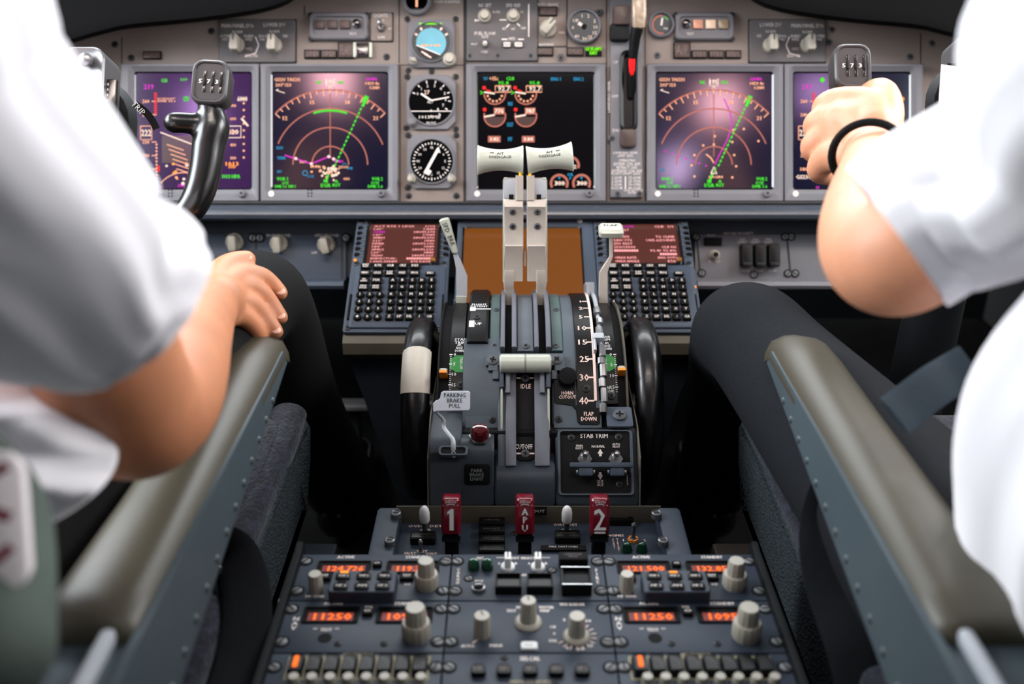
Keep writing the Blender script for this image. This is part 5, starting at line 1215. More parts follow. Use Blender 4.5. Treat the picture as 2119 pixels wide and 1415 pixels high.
def window(t, I, bb, px0, px1, py0, py1, txt, dx, back='e_ledred', dim=False):
    x0, y1 = pl(px0, py0); x1, y0 = pl(px1, py1); c_ = ((x0+x1)/2+dx, (y0+y1)/2); w, h = x1-x0, y1-y0
    b2 = MB(I @ FP); b2.rr([(*c_, w, h, .002, .0), (*c_, w, h, .002, .0016), (*c_, w-.003, h-.003, .0015, .0016), (*c_, w-.004, h-.004, .001, .0004)], 'blackmat', cap1=False); b2.rr([(*c_, w-.004, h-.004, .001, .0005)], 'windowdark')
    b2.quad(c_[0], c_[1]-h*.13, w*.80, h*.52, .0007, back)
    b2.text(txt, c_[0]+w*.04, c_[1]-h*.13, .0009, h*.42, 'e_orange', w*.66, bold=.0007); b2.build('frequency_window', t)
def pbut(t, I, px, py, w, h, z, txt, dx, m='blackmat', nm='button', tm='print', base=0, hz=.003, r=.001, loc=None):
    x, y = loc or pl(px, py, base); b2 = MB(); b2.rr([(0, 0, w, h, r, 0), (0, 0, w, h, r, hz), (0, 0, w*.9, h*.88, r, hz+.0008)], m)
    if txt: b2.text(txt, 0, 0, hz+.001, h*.4 if '\n' not in txt else h*.7, tm, w*.6, bold=.0002)
    return b2.build(nm, t, loc=I @ T(x+dx, y, ZP+base))
def pknob(t, I, px, py, prof, dx, m='knob', fl_=(.05, 14), nm='knob', ptr=False, n=28):
    x, y = pl(px, py); b2 = MB()
    for pr, f_ in prof: b2.lathe(pr, m, 42 if f_ else n, flute=.07 if f_ else 0, fl_n=f_)
    if ptr: top = prof[-1][0][-1]; b2.quad(0, top[0]*.4, .0012, top[0]*.9, top[1]+.0002, 'printdark', a=ptr)
    return b2.build(nm, t, loc=I @ T(x+dx, y, ZP))
DUALK = [([(.0112, 0), (.0115, .004), (.0115, .012), (.0105, .0138)], 14), ([(.0082, .0125), (.0076, .027), (.0068, .0285)], 10)]
DUALB = [([(.0124, 0), (.0128, .004), (.0128, .014), (.0116, .0160)], 14), ([(.0095, .0150), (.0090, .030), (.0080, .0318)], 12)]
for side, dx in ((0, 0), (2, DX)):
    L_ = 'left' if side == 0 else 'right'
    t, I, bb = panel('communication_radio', L_+' communication radio with raised six-button box and dim orange digits' , side, 0, 'radio panel', 'communication radios on the pedestal')
    for s_, px, py in (('ACTIVE', 716, 1153), ('STANDBY', 862, 1153)): ptext(bb, s_, px, py, 6, 44 if s_ == 'STANDBY' else 36, dx=dx)
    ptext(bb, 'HF SENS', 652, 1234, 5, 38, dx=dx); ptext(bb, 'VHF', 843, 1209, 5, 14, dx=dx); bb.build('faceplate', t)
    window(t, I, bb, 660, 765, 1162, 1187, '124.726' if side == 0 else '121.500', dx); window(t, I, bb, 802, 908, 1162, 1187, '119.300' if side == 0 else '132.850', dx)
    pbut(t, I, 781, 1171, .0085, .007, 0, '<>', dx, nm='transfer_button'); pbut(t, I, 842, 1197, .013, .009, 0, 'TEST', dx); pbut(t, I, 672, 1197, .012, .009, 0, 'OFF', dx)
    hz = .013
    x0, y1 = pl(690, 1180, hz); x1, _ = pl(822, 1180, hz); _, y0 = pl(750, 1224, hz); c_ = ((x0+x1)/2+dx, (y0+y1)/2); w, h = x1-x0, y1-y0
    b2 = MB(I @ FP); b2.rr([(*c_, w+.001, h+.001, .003, 0), (*c_, w+.001, h+.001, .003, hz-.001), (*c_, w-.001, h-.001, .003, hz)], 'ped'); sb = b2.build('selector_box', t)
    for r_ in range(2):
        for c in range(3):
            xx = c_[0]-w*.32+w*.32*c; yy = c_[1]+h*.24-h*.46*r_
            b2 = MB(); b2.rr([(0, 0, .0135, .0085, .002, 0), (0, 0, .0135, .0085, .002, .0014), (0, 0, .012, .007, .002, .0019)], 'keyblack'); b2.text(('VHF 1', 'VHF 2', 'VHF 3', 'HF 1', 'AM', 'HF 2')[r_*3+c], 0, 0, .0021, .0026, 'print', .0085, bold=.0002); b2.build('selector_button', sb, loc=I @ T(xx, yy-.002, ZP+hz))
            lit = (r_ == 0 and c == (0 if side == 0 else 1)); b2 = MB(); b2.box(0, 0, .0003, .0075, .0022, .001, 'e_amber' if lit else 'blackmat', .0002); b2.build('indicator_bar', sb, loc=I @ T(xx, yy+.0052, ZP+hz), label='lit amber bar' if lit else None)
    pknob(t, I, 655, 1222, [([(.0066, 0), (.0063, .018), (.0056, .0195)], 10)], dx); pknob(t, I, 883, 1211, DUALK, dx, nm='tuning_knob')
    t, I, bb = panel('navigation_radio', L_+' navigation radio with bright orange 11250 digits', side, 1, 'radio panel', 'navigation radios on the pedestal')
    for s_, px, py, w in (('ACTIVE', 690, 1249, 40), ('STANDBY', 842, 1249, 50), ('TFR', 763, 1257, 18), ('TEST', 675, 1303, 24)): ptext(bb, s_, px, py, 6, w, dx=dx)
    for a, c in ((650, 655), (695, 700)): ptext(bb, '-', (a+c)/2, 1301, 1.5, 8, dx=dx)
    ptext(bb, 'N\nA\nV', 601, 1290, 26, 12, dx=dx+.004); 
    x_, y_ = pl(672, 1320); bb.disc(x_+dx, y_, .0004, .006, 'blackmat'); bb.build('faceplate', t)
    window(t, I, bb, 631, 740, 1257, 1289, '11250', dx); window(t, I, bb, 782, 894, 1257, 1289, '10950', dx)
    pbut(t, I, 761, 1270, .0095, .008, 0, '<>', dx, nm='transfer_button'); pknob(t, I, 862, 1316, DUALB, dx, nm='tuning_knob')
    for px in (700, 795): screw(t, I @ T(pl(px, 1332)[0]+dx, pl(px, 1332)[1], ZP+.0002), 'd', .8)
    t, I, bb = panel('audio_selector', L_+' audio selector panel with a row of eight black keys, first one lit orange', side, 2, 'audio panel', 'audio selector panels on the pedestal')
    ptext(bb, 'MIC SELECTOR', 742, 1355, 6, 62, 'outline', dx=dx)
    xs = [pl(615+36.4*i, 1378)[0]+dx for i in range(8)]; y1 = pl(700, 1360)[1]; y0 = pl(700, 1406)[1]
    for i in range(9):
        x_ = (xs[0]-.0078+i*(xs[1]-xs[0])); bb.quad(x_, (y0+y1)/2, .0016, y1-y0, .0003, 'outline')
    for y_ in (y0, y1): bb.quad((xs[0]+xs[7])/2, y_, xs[7]-xs[0]+.017, .0016, .0004, 'outline')
    bb.build('faceplate', t)
    for i in range(8):
        b2 = MB(); b2.rr([(0, 0, .0115, (y1-y0)*.8, .0012, 0), (0, 0, .0115, (y1-y0)*.8, .0012, .006), (0, -.001, .010, (y1-y0)*.6, .001, .0075)], 'black')
        if i == 0: b2.rr([(0, 0, .0040, (y1-y0)*.5, .0015, .0076), (0, 0, .0040, (y1-y0)*.5, .0015, .0082)], 'e_orange')
        b2.build('key', t, loc=I @ T(xs[i], (y0+y1)/2, ZP), label='key with a lit orange bar' if i == 0 else None)
        b2 = MB(); b2.lathe([(.0048, 0), (.0046, .012), (.004, .0135)], 'knob', 20); b2.build('volume_knob', t, loc=I @ T(xs[i]+.003, pl(700, 1424)[1], ZP))
t, I, bb = panel('cargo_fire_panel', 'cargo fire panel with two dark green lamps, two small knobs and square push buttons', 1, 0, 'fire panel')
for s_, px, py, w in (('EXT', 994, 1155, 14), ('DET SELECT', 1083, 1155, 50), ('TEST', 991, 1203, 18), ('FWD', 1051, 1188, 20), ('ARM', 1084, 1190, 18), ('AFT', 1114, 1188, 15), ('A', 1033, 1166, 4), ('B', 1068, 1166, 4), ('A', 1095, 1166, 4), ('B', 1130, 1166, 4)): ptext(bb, s_, px, py, 5, w)
for a, b_ in ((1027, 1055), (1112, 1138)): bb.quad(pl((a+b_)/2, 1154)[0], pl(1087, 1154)[1], (b_-a)/2130, .0008, .0003, 'print')
ptext(bb, 'C\nA\nR\nG\nO', 948, 1192, 34, 7); ptext(bb, 'F\nI\nR\nE', 1236, 1192, 32, 6)
bb.build('faceplate', t)
for px in (980, 1008):
    b2 = MB(); b2.lathe([(.0058, 0), (.0058, .003), (.0052, .007), (.0035, .010), (.001, .011)], 'greenlamp', 22); b2.build('extinguisher_lamp', t, loc=I @ T(*pl(px, 1175), ZP))
for px in (1051, 1113):
    b2 = MB(); b2.lathe([(.0068, 0), (.0066, .003), (.005, .004)], 'white', 20); b2.box(0, 0, .009, .0062, .0115, .012, 'white', .001); b2.quad(0, .001, .001, .008, .0153, 'blackmat'); b2.build('detector_knob', t, loc=I @ T(*pl(px, 1175), ZP))
for px in (1052, 1117):
    b2 = MB(); w, h = .0245, .0205; b2.rr([(0, 0, w, h, .0015, 0), (0, 0, w, h, .0015, .009), (0, 0, w-.003, h-.003, .001, .0095), (0, 0, w-.004, h-.004, .001, .006)], 'keyblack', cap1=False); b2.rr([(0, 0, w-.004, h-.004, .001, .0062)], 'black'); b2.build('square_button', t, loc=I @ T(*pl(px, 1216), ZP))
b2 = MB(); b2.box(0, 0, .006, .0275, .0125, .012, 'blackmat', .0015); b2.text('DETECTOR\nFAULT', 0, 0, .0122, .006, 'annuntext', .016); b2.build('annunciator', t, loc=I @ T(*pl(1186, 1170), ZP))
b2 = MB(); w, h = .0275, .027; b2.rr([(0, 0, w, h, .0015, 0), (0, 0, w, h, .0015, .012), (0, 0, w-.003, h-.003, .001, .0125), (0, 0, w-.004, h-.004, .001, .009)], 'keyblack', cap1=False); b2.rr([(0, 0, w-.004, h-.004, .001, .0092)], 'dark')
for y_ in (-h/2+.001, h/2-.001): b2.box(0, y_, .013, w, .0015, .001, 'chrome', .0003)
b2.build('discharge_button', t, loc=I @ T(*pl(1192, 1214), ZP))
b2 = MB(); b2.lathe([(.0062, 0), (.0062, .003), (.0048, .0035), (.0046, .001)], 'metal', 20, cap1=False); b2.lathe([(.004, 0), (.0038, .006), (.003, .0065)], 'blackgloss', 16); b2.build('test_button', t, loc=I @ T(*pl(990, 1219), ZP))
for px, py in ((970, 1197), (1142, 1180)): screw(t, I @ T(*pl(px, py), ZP+.0002), 's', .8)
t, I, bb = panel('weather_radar_panel', 'weather radar panel with three ribbed cream knobs in the middle of the pedestal', 1, 1, 'control panel')
for s_, px, py, w in (('WX RADAR', 1184, 1251, 52), ('TEST', 1058, 1264, 20), ('WX', 1073, 1257, 10), ('WX/TURB', 1130, 1257, 30), ('MAP', 1128, 1264, 20), ('AUTO', 968, 1337, 28), ('MAX', 1027, 1336, 26), ('GAIN', 1000, 1345, 20) if False else ('UP', 1145, 1298, 12), ('DN', 1144, 1326, 14), ('5', 1168, 1283, 5), ('10', 1218, 1285, 10), ('0', 1147, 1311, 5), ('5', 1174, 1341, 5), ('10', 1202, 1343, 10), ('15', 1222, 1336, 10)): ptext(bb, s_, px, py, 5.5, w)
for a in range(-150, 70, 20):
    x_, y_ = pl(1192, 1316); bb.quad(x_+.0155*math.cos(R_(a)), y_+.0155*math.sin(R_(a)), .005, .0008, .0003, 'printpink', a=R_(a))
bb.quad(*pl(985, 1326), .008, .0012, .0003, 'printpink', a=.8)
bb.build('faceplate', t)
pknob(t, I, 998, 1313, [([(.0078, 0), (.0074, .020), (.0066, .0215)], 12)], 0, ptr=.4); 
pknob(t, I, 1093, 1289, [([(.0122, 0), (.0120, .002), (.0100, .004)], 0), ([(.0078, .003), (.0072, .024), (.0064, .0255)], 12)], 0, ptr=.2); pknob(t, I, 1193, 1318, [([(.0118, 0), (.0116, .002), (.0095, .004)], 0), ([(.0080, .003), (.0074, .022), (.0066, .0235)], 12)], 0)
b2 = MB(); b2.rr([(0, 0, .0145, .0095, .002, 0), (0, 0, .0145, .0095, .002, .002), (0, 0, .013, .008, .002, .003)], 'white'); b2.text('IDNT', 0, -.001, .0032, .002, 'printdark', .007); b2.build('white_tab', t, loc=I @ T(*pl(1095, 1339), ZP), label='small white tab')
t, I, bb = panel('selective_calling_panel', 'SELCAL panel with five small black lit buttons at the bottom centre of the pedestal', 1, 2, 'control panel')
ptext(bb, 'SELCAL', 1097, 1363, 8, 42); ptext(bb, 'PRESS TO RESET', 1098, 1411, 6, 84, 'outline')
for px in (990, 1043, 1097, 1151, 1205): bb.quad(*pl(px, 1376), .0085, .0035, .0003, 'blackmat')
bb.build('faceplate', t)
for px, s_ in ((990, 'HF'), (1043, 'VHF 1'), (1097, 'VHF 2'), (1151, 'VHF 3'), (1205, 'HF 2')): pbut(t, I, px, 1392, .0125, .011, 0, s_, 0, 'keyblack', hz=.004, r=.003, tm='annuntext')
for px, py in ((1044, 1361), (1150, 1411)): screw(t, I @ T(*pl(px, py), ZP+.0002), 'd', .8)

# low covers either side of the pedestal
for s_ in (-1, 1):
    t = thing('seat_rail_cover', ('left grey' if s_ < 0 else 'right brown')+' low cover with a bright front edge, beside the aft pedestal', 'floor cover', T(s_*.27, .92, .17))
    bb = MB(T(-s_*.27, -.92, -.17)); bb.box(s_*.272, .925, .285, .098, .105, .23, 'fairing' if s_ < 0 else 'box', .004); bb.cyl(s_*.295, .90, .398, .401, .003, 'blackmat', 12); bb.build('cover', t)
    bb = MB(T(-s_*.27, -.92, -.17)); bb.box(s_*.272, .871, .399, .104, .006, .005, 'lightgrey' if s_ < 0 else 'beige', .001); bb.build('edge_strip', t)
t = thing('rudder_pedal_bar', 'short metal bar in the dark footwell left of the forward pedestal', 'pedal', T(-.27, 1.42, .17))
bb = MB(T(.27, -1.42, -.17)); bb.box(-.275, 1.42, .345, .06, .03, .012, 'metal', .004); bb.build('tread', t); bb = MB(T(.27, -1.42, -.17)); bb.box(-.275, 1.43, .255, .02, .02, .17, 'dark', .003); bb.build('post', t)
# ================================================================== yokes, seats, people
ZF = .17                                  # cockpit floor
def V3(t): return Vector(t[:3])
def limb(bb, pts, m, n=16, k=5, flat=None, up=Vector((0, 0, 1))):
    """tapering limb through (x,y,z,r); rounded ends"""
    P = catmull([tuple(p) for p in pts], k)
    a, b_ = Vector(P[0][:3]), Vector(P[1][:3]); d = (a-b_).normalized(); r = P[0][3]
    head = [(*(a+d*r*c), r*math.sqrt(max(.0009, 1-c*c))) for c in (.98, .85, .6, .3)]
    a, b_ = Vector(P[-1][:3]), Vector(P[-2][:3]); d = (a-b_).normalized(); r = P[-1][3]
    tail = [(*(a+d*r*c), r*math.sqrt(max(.0009, 1-c*c))) for c in (.3, .6, .85, .98)]
    P = head+P+tail
    bb.tube([p[:3] for p in P], [((p[3], p[3]*flat) if flat else p[3]) for p in P], m, n, up=up)
def blob(bb, c, r, m, M=None, n=20):
    pr = [(math.sin(math.pi*i/n)+1e-4, -math.cos(math.pi*i/n)) for i in range(n+1)]
    bb.lathe(pr, m, 24, T(*c) @ (M if M is not None else Matrix()) @ Matrix.Diagonal((*r, 1)))
def UP4(px, py, d, r): return (*U(px, py, d), r)

# ---- yokes
DY = 1.07
for side in (-1, 1):
    def fx(x): return x if side < 0 else 2199-x
    dy = 0 if side < 0 else -33
    FY = frame(U(fx(435), 170+dy, DY), XX, (-AX+Vector((0, 0, .12))).normalized())
    t = thing('control_yoke', 'left control yoke, glossy black grip in front of the purple flight display' if side < 0 else 'right control yoke, gripped by a hand below its digit counter', 'control yoke', FY)
    I = FY.inverted()
    def l(px, py, h=0): x, y = L(FY, fx(px), py+dy, h); return (x, y, h)
    bb = MB()
    a = 0.08*(-side)
    X = RZ(-.06 if side < 0 else 0)
    bb.rr([(0, 0, .024, .032, .007, -.040), (0, 0, .034, .042, .009, -.028), (0, 0, .0385, .0475, .010, -.012), (0, 0, .040, .049, .011, -.003), (0, 0, .0395, .0485, .011, .001), (0, 0, .036, .045, .010, .003), (0, 0, .033, .042, .009, .0028), (0, 0, .031, .040, .008, .0012)], 'yokehead' if 'yokehead' in MATS else (mat('yokehead', (52, 50, 52), .4) and 'yokehead'), True, True, X=X); gh = bb.build('grip_head', t)
    bb = MB(X)
    for i, s_ in enumerate('573'):
        xx = -.0085+i*.0088
        for y_ in (.0085, -.0085): bb.box(xx+.0028, y_, .0016, .0026, .0065, .0016, 'blackgloss', .0003)
        bb.box(xx+.0028, 0, .0018, .0030, .0085, .002, 'black', .0006); bb.text(s_, xx-.0014, 0, .0022, .0045, 'white', .0034, bold=.0004)
    bb.build('digit_counter', gh, label='counter wheels reading 573')
    bb = MB()
    def q4(px, py, h, r): return (*l(px, py, h), r)
    limb(bb, [q4(434, 205, -.014, .0135), q4(437, 232, -.016, .0145), q4(440, 262, -.018, .0185), q4(432, 300, -.018, .0180), q4(425, 350, -.018, .0172), q4(412, 400, -.018, .0165), q4(388, 440, -.02, .0155), q4(350, 462, -.024, .0140), q4(300, 440, -.034, .0150), q4(250, 390, -.045, .019), q4(215, 340, -.055, .024)], 'gripblack', 28, 7)
    limb(bb, [q4(436, 262, -.017, .013), q4(405, 256, -.012, .0115), q4(375, 254, -.006, .0115), q4(360, 254, -.003, .0115)], 'gripblack', 24)
    o = bb.build('grip', t, smooth=60); md = o.modifiers.new('r', 'REMESH'); md.mode = 'VOXEL'; md.voxel_size = .0022; md.use_smooth_shade = True; md = o.modifiers.new('s', 'SMOOTH'); md.iterations = 14; md.factor = .6
    # hub with the far horn
    bb = MB(); c = l(165, 372, -.06)
    limb(bb, [(*c[:2], -.06, .024), q4(150, 390, -.045, .019), q4(100, 440, -.034, .015), q4(50, 462, -.024, .014), q4(12, 440, -.02, .0155), q4(-12, 400, -.018, .0165), q4(-25, 350, -.018, .0172), q4(-32, 300, -.018, .018), q4(-40, 262, -.018, .0185), q4(-36, 215, -.016, .0145)], 'gripblack', 24, 6)
    bb.build('outer_grip', t)
    bb = MB(); bb.rr([(c[0], c[1], .060, .16, .03, -.10), (c[0], c[1], .10, .21, .045, -.085), (c[0], c[1], .125, .235, .05, -.06), (c[0], c[1], .115, .225, .05, -.048), (c[0], c[1], .09, .20, .04, -.044)], 'dark', True, True, 6); 
    bb.rr([(c[0], c[1], .088, .198, .04, -.0445), (c[0], c[1], .085, .195, .04, -.041)], 'blackgloss', k=6)
    bb.build('hub', t)
    bb = MB(); p = l(182, 225, -.02); bb.rr([(p[0], p[1], .048, .125, .014, -.045), (p[0], p[1], .048, .125, .014, -.002), (p[0], p[1], .044, .121, .012, 0), (p[0], p[1], .038, .115, .010, -.002)], 'metal', True, True, 5); bb.rr([(p[0]-.002, p[1]-.012, .03, .07, .004, -.001), (p[0]-.002, p[1]-.012, .03, .07, .004, .001)], 'lightgrey', k=3)
    bb.text('USED\nNOT', p[0]-.002, p[1]-.014, .0013, .008, 'white', .012); ccp = bb.build('chart_clip_plate', t)
    bb = MB(); bb.lathe([(.005, 0), (.0075, .003), (.007, .007), (.004, .009)], 'metal', 20); bb.build('clip_knob', ccp, loc=T(*l(181, 127, 0)))
    bb = MB(); p = l(228, 225, -.01); bb.box(p[0], p[1], -.012, .012, .066, .006, 'blackgloss', .001, X=None)
    for i in range(10): bb.quad(p[0]-.003, p[1]-.027+i*.006, .0015, .0025, -.0088, 'white')
    bb.build('time_scale', t); bb = MB(); bb.arc(p[0]-.01, p[1]-.03, .052, 20, 62, .008, -.0425, 'blackmat', 8); bb.text('TRIP', p[0]+.018, p[1]+.012, -.042, .0065, 'white', a=-.8); bb.build('trip_label', t)
    bb = MB(I); b0 = FY @ Vector((c[0], c[1], -.08)); limb(bb, [(*b0, .032), (b0.x, b0.y+.03, b0.z-.12, .034), (b0.x, b0.y+.05, ZF+.04, .04)], 'dark', 20); bb.build('column', t)

# chart held by the right yoke's clip
PZ = (-AX+Vector((-.15, 0, .25))).normalized()
FPp = frame(U(2080, 380, 1.02), XX+Vector((0, .1, 0)), PZ)
t = thing('approach_chart', 'white paper chart with printed route names clipped upright on the right yoke', 'chart', FPp)
bb = MB(); l = lambda x, y: L(FPp, x, y)
bb.poly([l(1948, 133), l(2180, 168), l(2230, 540), l(2040, 556), l(1925, 470)], -.0006, 0, 'paper')
for i, s_ in enumerate(('1 LA. 2 DME (RUBAT) Town', 'DEPARTURE 2 DME (RUBAT)', 'TOLKA - GAVBA - BALOS', 'KAS 2 DME (RUBAT)', 'DENEK - SIMEG')): bb.text(s_, *l(2096, 506+i*9.0), .0003, .0030, 'printdark', .046)
bb.text('© 2011 ALL RIGHTS', *l(2100, 551), .0003, .0022, 'printdark', .03); bb.line([l(2040, 512), l(2190, 512)], .0006, .0003, 'printdark'); bb.line([l(2040, 545), l(2190, 545)], .0006, .0003, 'printdark')
bb.text('©', *l(1958, 148), .0003, .004, 'maroon'); bb.build('sheet', t)

mat('fabricgrey', (44, 54, 62), .8, bump=.2, bscale=300, spec=.1)
# ---- seats
def seat(side, label):
    t = thing('pilot_seat', label, 'pilot seat', T(side*.52, .6, ZF)); I = T(-side*.52, -.6, -ZF)
    s = side
    # armrest pad: (Y, half width, inner X)
    bb = MB(I)
    def sec(Y, xi, xo, zt, h, c=.014):
        # xi = inner edge (towards the pedestal)
        pts = []
        w = abs(xo-xi); k = s
        def P(u, z): return (k*(xi+u), Y, z)
        pr = [(0, zt-h), (-.000, zt-c*1.4), (c*.35, zt-c*.45), (c*1.2, zt), (w*.5, zt+.001), (w-c, zt-.001), (w-c*.25, zt-c*.5), (w, zt-c*1.4), (w, zt-h)]
        return [P(u, z) for u, z in pr]
    S = [(.925, .250, .292, .690, .022), (.920, .244, .298, .698, .030), (.905, .244, .303, .703, .024), (.86, .244, .305, .705, .025), (.75, .245, .307, .705, .026), (.62, .246, .311, .705, .028), (.52, .246, .316, .705, .034), (.492, .246, .318, .704, .040), (.482, .247, .316, .700, .038), (.478, .248, .311, .692, .03)]
    rs = [sec(*a) for a in S]
    if s > 0: rs = [r[::-1] for r in rs]
    bb.rings(rs[::-1], 'armrest', True, True); bb.build('armrest', t, smooth=50)
    bb = MB(I)
    pl_ = [(.912, .672), (.86, .664), (.80, .655), (.70, .640), (.60, .625), (.48, .608), (.36, .600), (.34, .69), (.47, .695), (.90, .69)]
    rs = [[(s*x, y, z) for y, z in pl_] for x in (.2445, .2505)]; bb.rings(rs if s > 0 else rs[::-1], 'seatmetal', True, True)
    bb.box(s*.282, .42, .665, .07, .16, .05, 'seatmetal', .008); spl = bb.build('side_plate', t)
    bb = MB(); bb.lathe([(.0035, 0), (.0030, .0012), (.0012, .002)], 'rivet', 10); base = bb.build('rivet', spl, loc=I @ T(s*.2445, .84, .666) @ RY(-s*math.pi/2))
    for i in range(1, 14):
        y_ = .84-.03*i; z_ = .672-(.84-y_)*.125
        dupe(base, spl, I @ T(s*.2445, y_, z_-.006) @ RY(-s*math.pi/2))
    bb = MB(I); bb.box(s*.265, .405, .694, .010, .17, .012, 'lightgrey', .004); bb.build('hinge_bar', t)
    # cushion, with a woven side and a fleece top
    bb = MB(I)
    def csec(x, k): return [(x, .40, .43), (x, 1.0, .43), (x, 1.065*k+1.0*(1-k), .47), (x, 1.08*k+1.0*(1-k), .505), (x, 1.05, .505+.025*k), (x, .95, .51+.03*k), (x, .6, .50+.02*k), (x, .40, .50+.02*k)]
    xs_ = [(.268, .1), (.262, .6), (.264, .85), (.275, 1.0), (.34, 1.02), (.70, 1.02), (.765, 1), (.775, .3)]
    rs = [csec(s*x, k) for x, k in xs_]; bb.rings(rs if s > 0 else rs[::-1], 'seatcloth', True, True); bb.build('cushion', t, smooth=60)
    bb = MB(I); P = []
    for i in range(90):
        y_ = .55+i*.0057; P.append((s*(.285+.003*noise.noise(Vector((i*.06, s, 0)))), y_, .530+.003*noise.noise(Vector((i*.05, 4, s)))))
    bb.tube(P, [(.022+.002*noise.noise(Vector((i*.08, 1, 0))), .016+.001*noise.noise(Vector((i*.1, 7, 0)))) for i in range(90)], 'fleece', 20); bb.box(s*.50, .78, .535, .44, .50, .03, 'fleece', .012, .03); o = bb.build('sheepskin', t)
    bb = MB(I); bb.box(s*.52, .62, .36, .46, .62, .12, 'dark', .02, .02); bb.box(s*.52, .62, .24, .30, .40, .18, 'dark', .01); bb.build('base_frame', t)
    bb = MB(I)
    rs = []
    for z, w, d in ((.50, .38, .10), (.60, .40, .12), (.85, .40, .12), (1.05, .42, .11), (1.14, .40, .09), (1.16, .34, .05)):
        yb_ = .30-(z-.5)*.16; rs.append([(s*.56+w/2*math.copysign(abs(math.cos(a))**.5, math.cos(a)), yb_+d/2*math.copysign(abs(math.sin(a))**.5, math.sin(a)), z) for a in [2*math.pi*i/32 for i in range(32)]])
    bb.rings(rs, 'backcloth', True, True); bb.build('backrest', t, smooth=60)
    bb = MB(I); bb.box(s*.53, .20, 1.26, .24, .07, .14, 'backcloth', .02, .02, X=None); bb.build('headrest', t)
    # side bolster with a white and maroon patch
    bb = MB(I)
    if s < 0:
        c0, c1 = U(-30, 1060, .52), U(-20, 1340, .48)
        limb(bb, [(*(c0+Vector((-.02, 0, .05))), .020), (*c0, .030), (*c1, .030)], 'backcloth', 20); bb.build('bolster', t, smooth=60)
        bb = MB(I); Fb = frame(U(-8, 1080, .48), XX+Vector((0, .25, 0)), (-AX+Vector((.2, 0, .2))).normalized()); bb.rr([(0, 0, .026, .070, .012, -.01), (0, 0, .026, .070, .012, .001), (0, 0, .022, .066, .010, .002)], 'paper', X=Fb)
        for y_, a in ((.024, .4), (.004, -.5), (-.016, .6)): bb.quad(.002, y_, .012, .005, .0023, 'maroon', X=Fb, a=a)
        bb.build('fabric_patch', t, label='white patch with maroon marks')
    # black harness strap hanging by the cushion
    bb = MB(I)
    if s < 0: P = [U(455, 1130, .92), U(487, 1150, .91), U(508, 1210, .89), U(512, 1290, .86), U(500, 1370, .83), U(480, 1440, .80)]
    else: P = [U(1745, 980, .86), U(1712, 1060, .88), U(1705, 1140, .87), U(1725, 1230, .85), U(1760, 1330, .82), U(1790, 1440, .80)]
    P = [Vector(p) for p in catmull([tuple(p) for p in P], 6)]; bb.tube(P, [(.021, .003)]*len(P), 'fabricblack', 12, up=Vector((-.3*s, -.8, .5))); hs = bb.build('harness_strap', t)
    bb = MB(I)
    if s > 0: Q = [U(1708, 1235, .865), U(1735, 1265, .86), U(1745, 1300, .85), U(1725, 1330, .85), U(1755, 1400, .83), U(1760, 1440, .82)]
    else: Q = [U(440, 1200, .90), U(455, 1260, .88), U(450, 1330, .86), U(430, 1440, .83)]
    Q = [Vector(p) for p in catmull([tuple(p) for p in Q], 6)]; bb.tube(Q, .006, 'dark', 12)
    if s > 0:
        b3 = MB(I); Q3 = [U(2010, 752, .80), U(1975, 772, .80), U(1930, 800, .79), U(1880, 838, .78), U(1850, 862, .77)]; b3.tube(catmull([tuple(p) for p in Q3], 5), [(.017, .0025)]*21, 'fabricgrey', 12, up=Vector((.2, -.6, .7))); b3.build('lap_belt', t)
    bb.box(0, 0, 0, .022, .030, .010, 'blackgloss', .003, .003, X=frame(Q[0], XX, -AX)); bb.build('buckle', hs)
    return t
seat(-1, 'left pilot seat with taupe armrest and grey woven cushion')
seat(1, 'right pilot seat with taupe armrest running under the raised elbow')

# ---- people
def remesh(o, v=.003, it=6):
    md = o.modifiers.new('r', 'REMESH'); md.mode = 'VOXEL'; md.voxel_size = v; md.use_smooth_shade = True
    md = o.modifiers.new('s', 'SMOOTH'); md.iterations = it; md.factor = .5
def head_etc(bb, s, skin, c):
    """head looking forward and a little down; c = centre of the skull"""
    blob(bb, c, (.076, .094, .105), skin); blob(bb, (c[0], c[1]+.035, c[2]-.06), (.055, .055, .055), skin)        # skull, jaw
    limb(bb, [(c[0], c[1]-.03, c[2]-.06, .055), (c[0], c[1]-.045, c[2]-.15, .057), (c[0], c[1]-.05, c[2]-.20, .065)], skin)
    limb(bb, [(c[0], c[1]+.088, c[2]+.005, .008), (c[0], c[1]+.104, c[2]-.028, .012)], skin, 12)               # nose
    for k in (-1, 1):
        blob(bb, (c[0]+k*.078, c[1]-.005, c[2]-.01), (.012, .018, .030), skin); blob(bb, (c[0]+k*.012, c[1]+.09, c[2]-.034), (.007, .009, .006), skin)
        limb(bb, [(c[0]+k*.012, c[1]+.090, c[2]+.022, .006), (c[0]+k*.045, c[1]+.078, c[2]+.024, .006)], skin, 10)   # brow
    limb(bb, [(c[0]-.022, c[1]+.088, c[2]-.058, .006), (c[0], c[1]+.094, c[2]-.057, .007), (c[0]+.022, c[1]+.088, c[2]-.058, .006)], skin, 10)
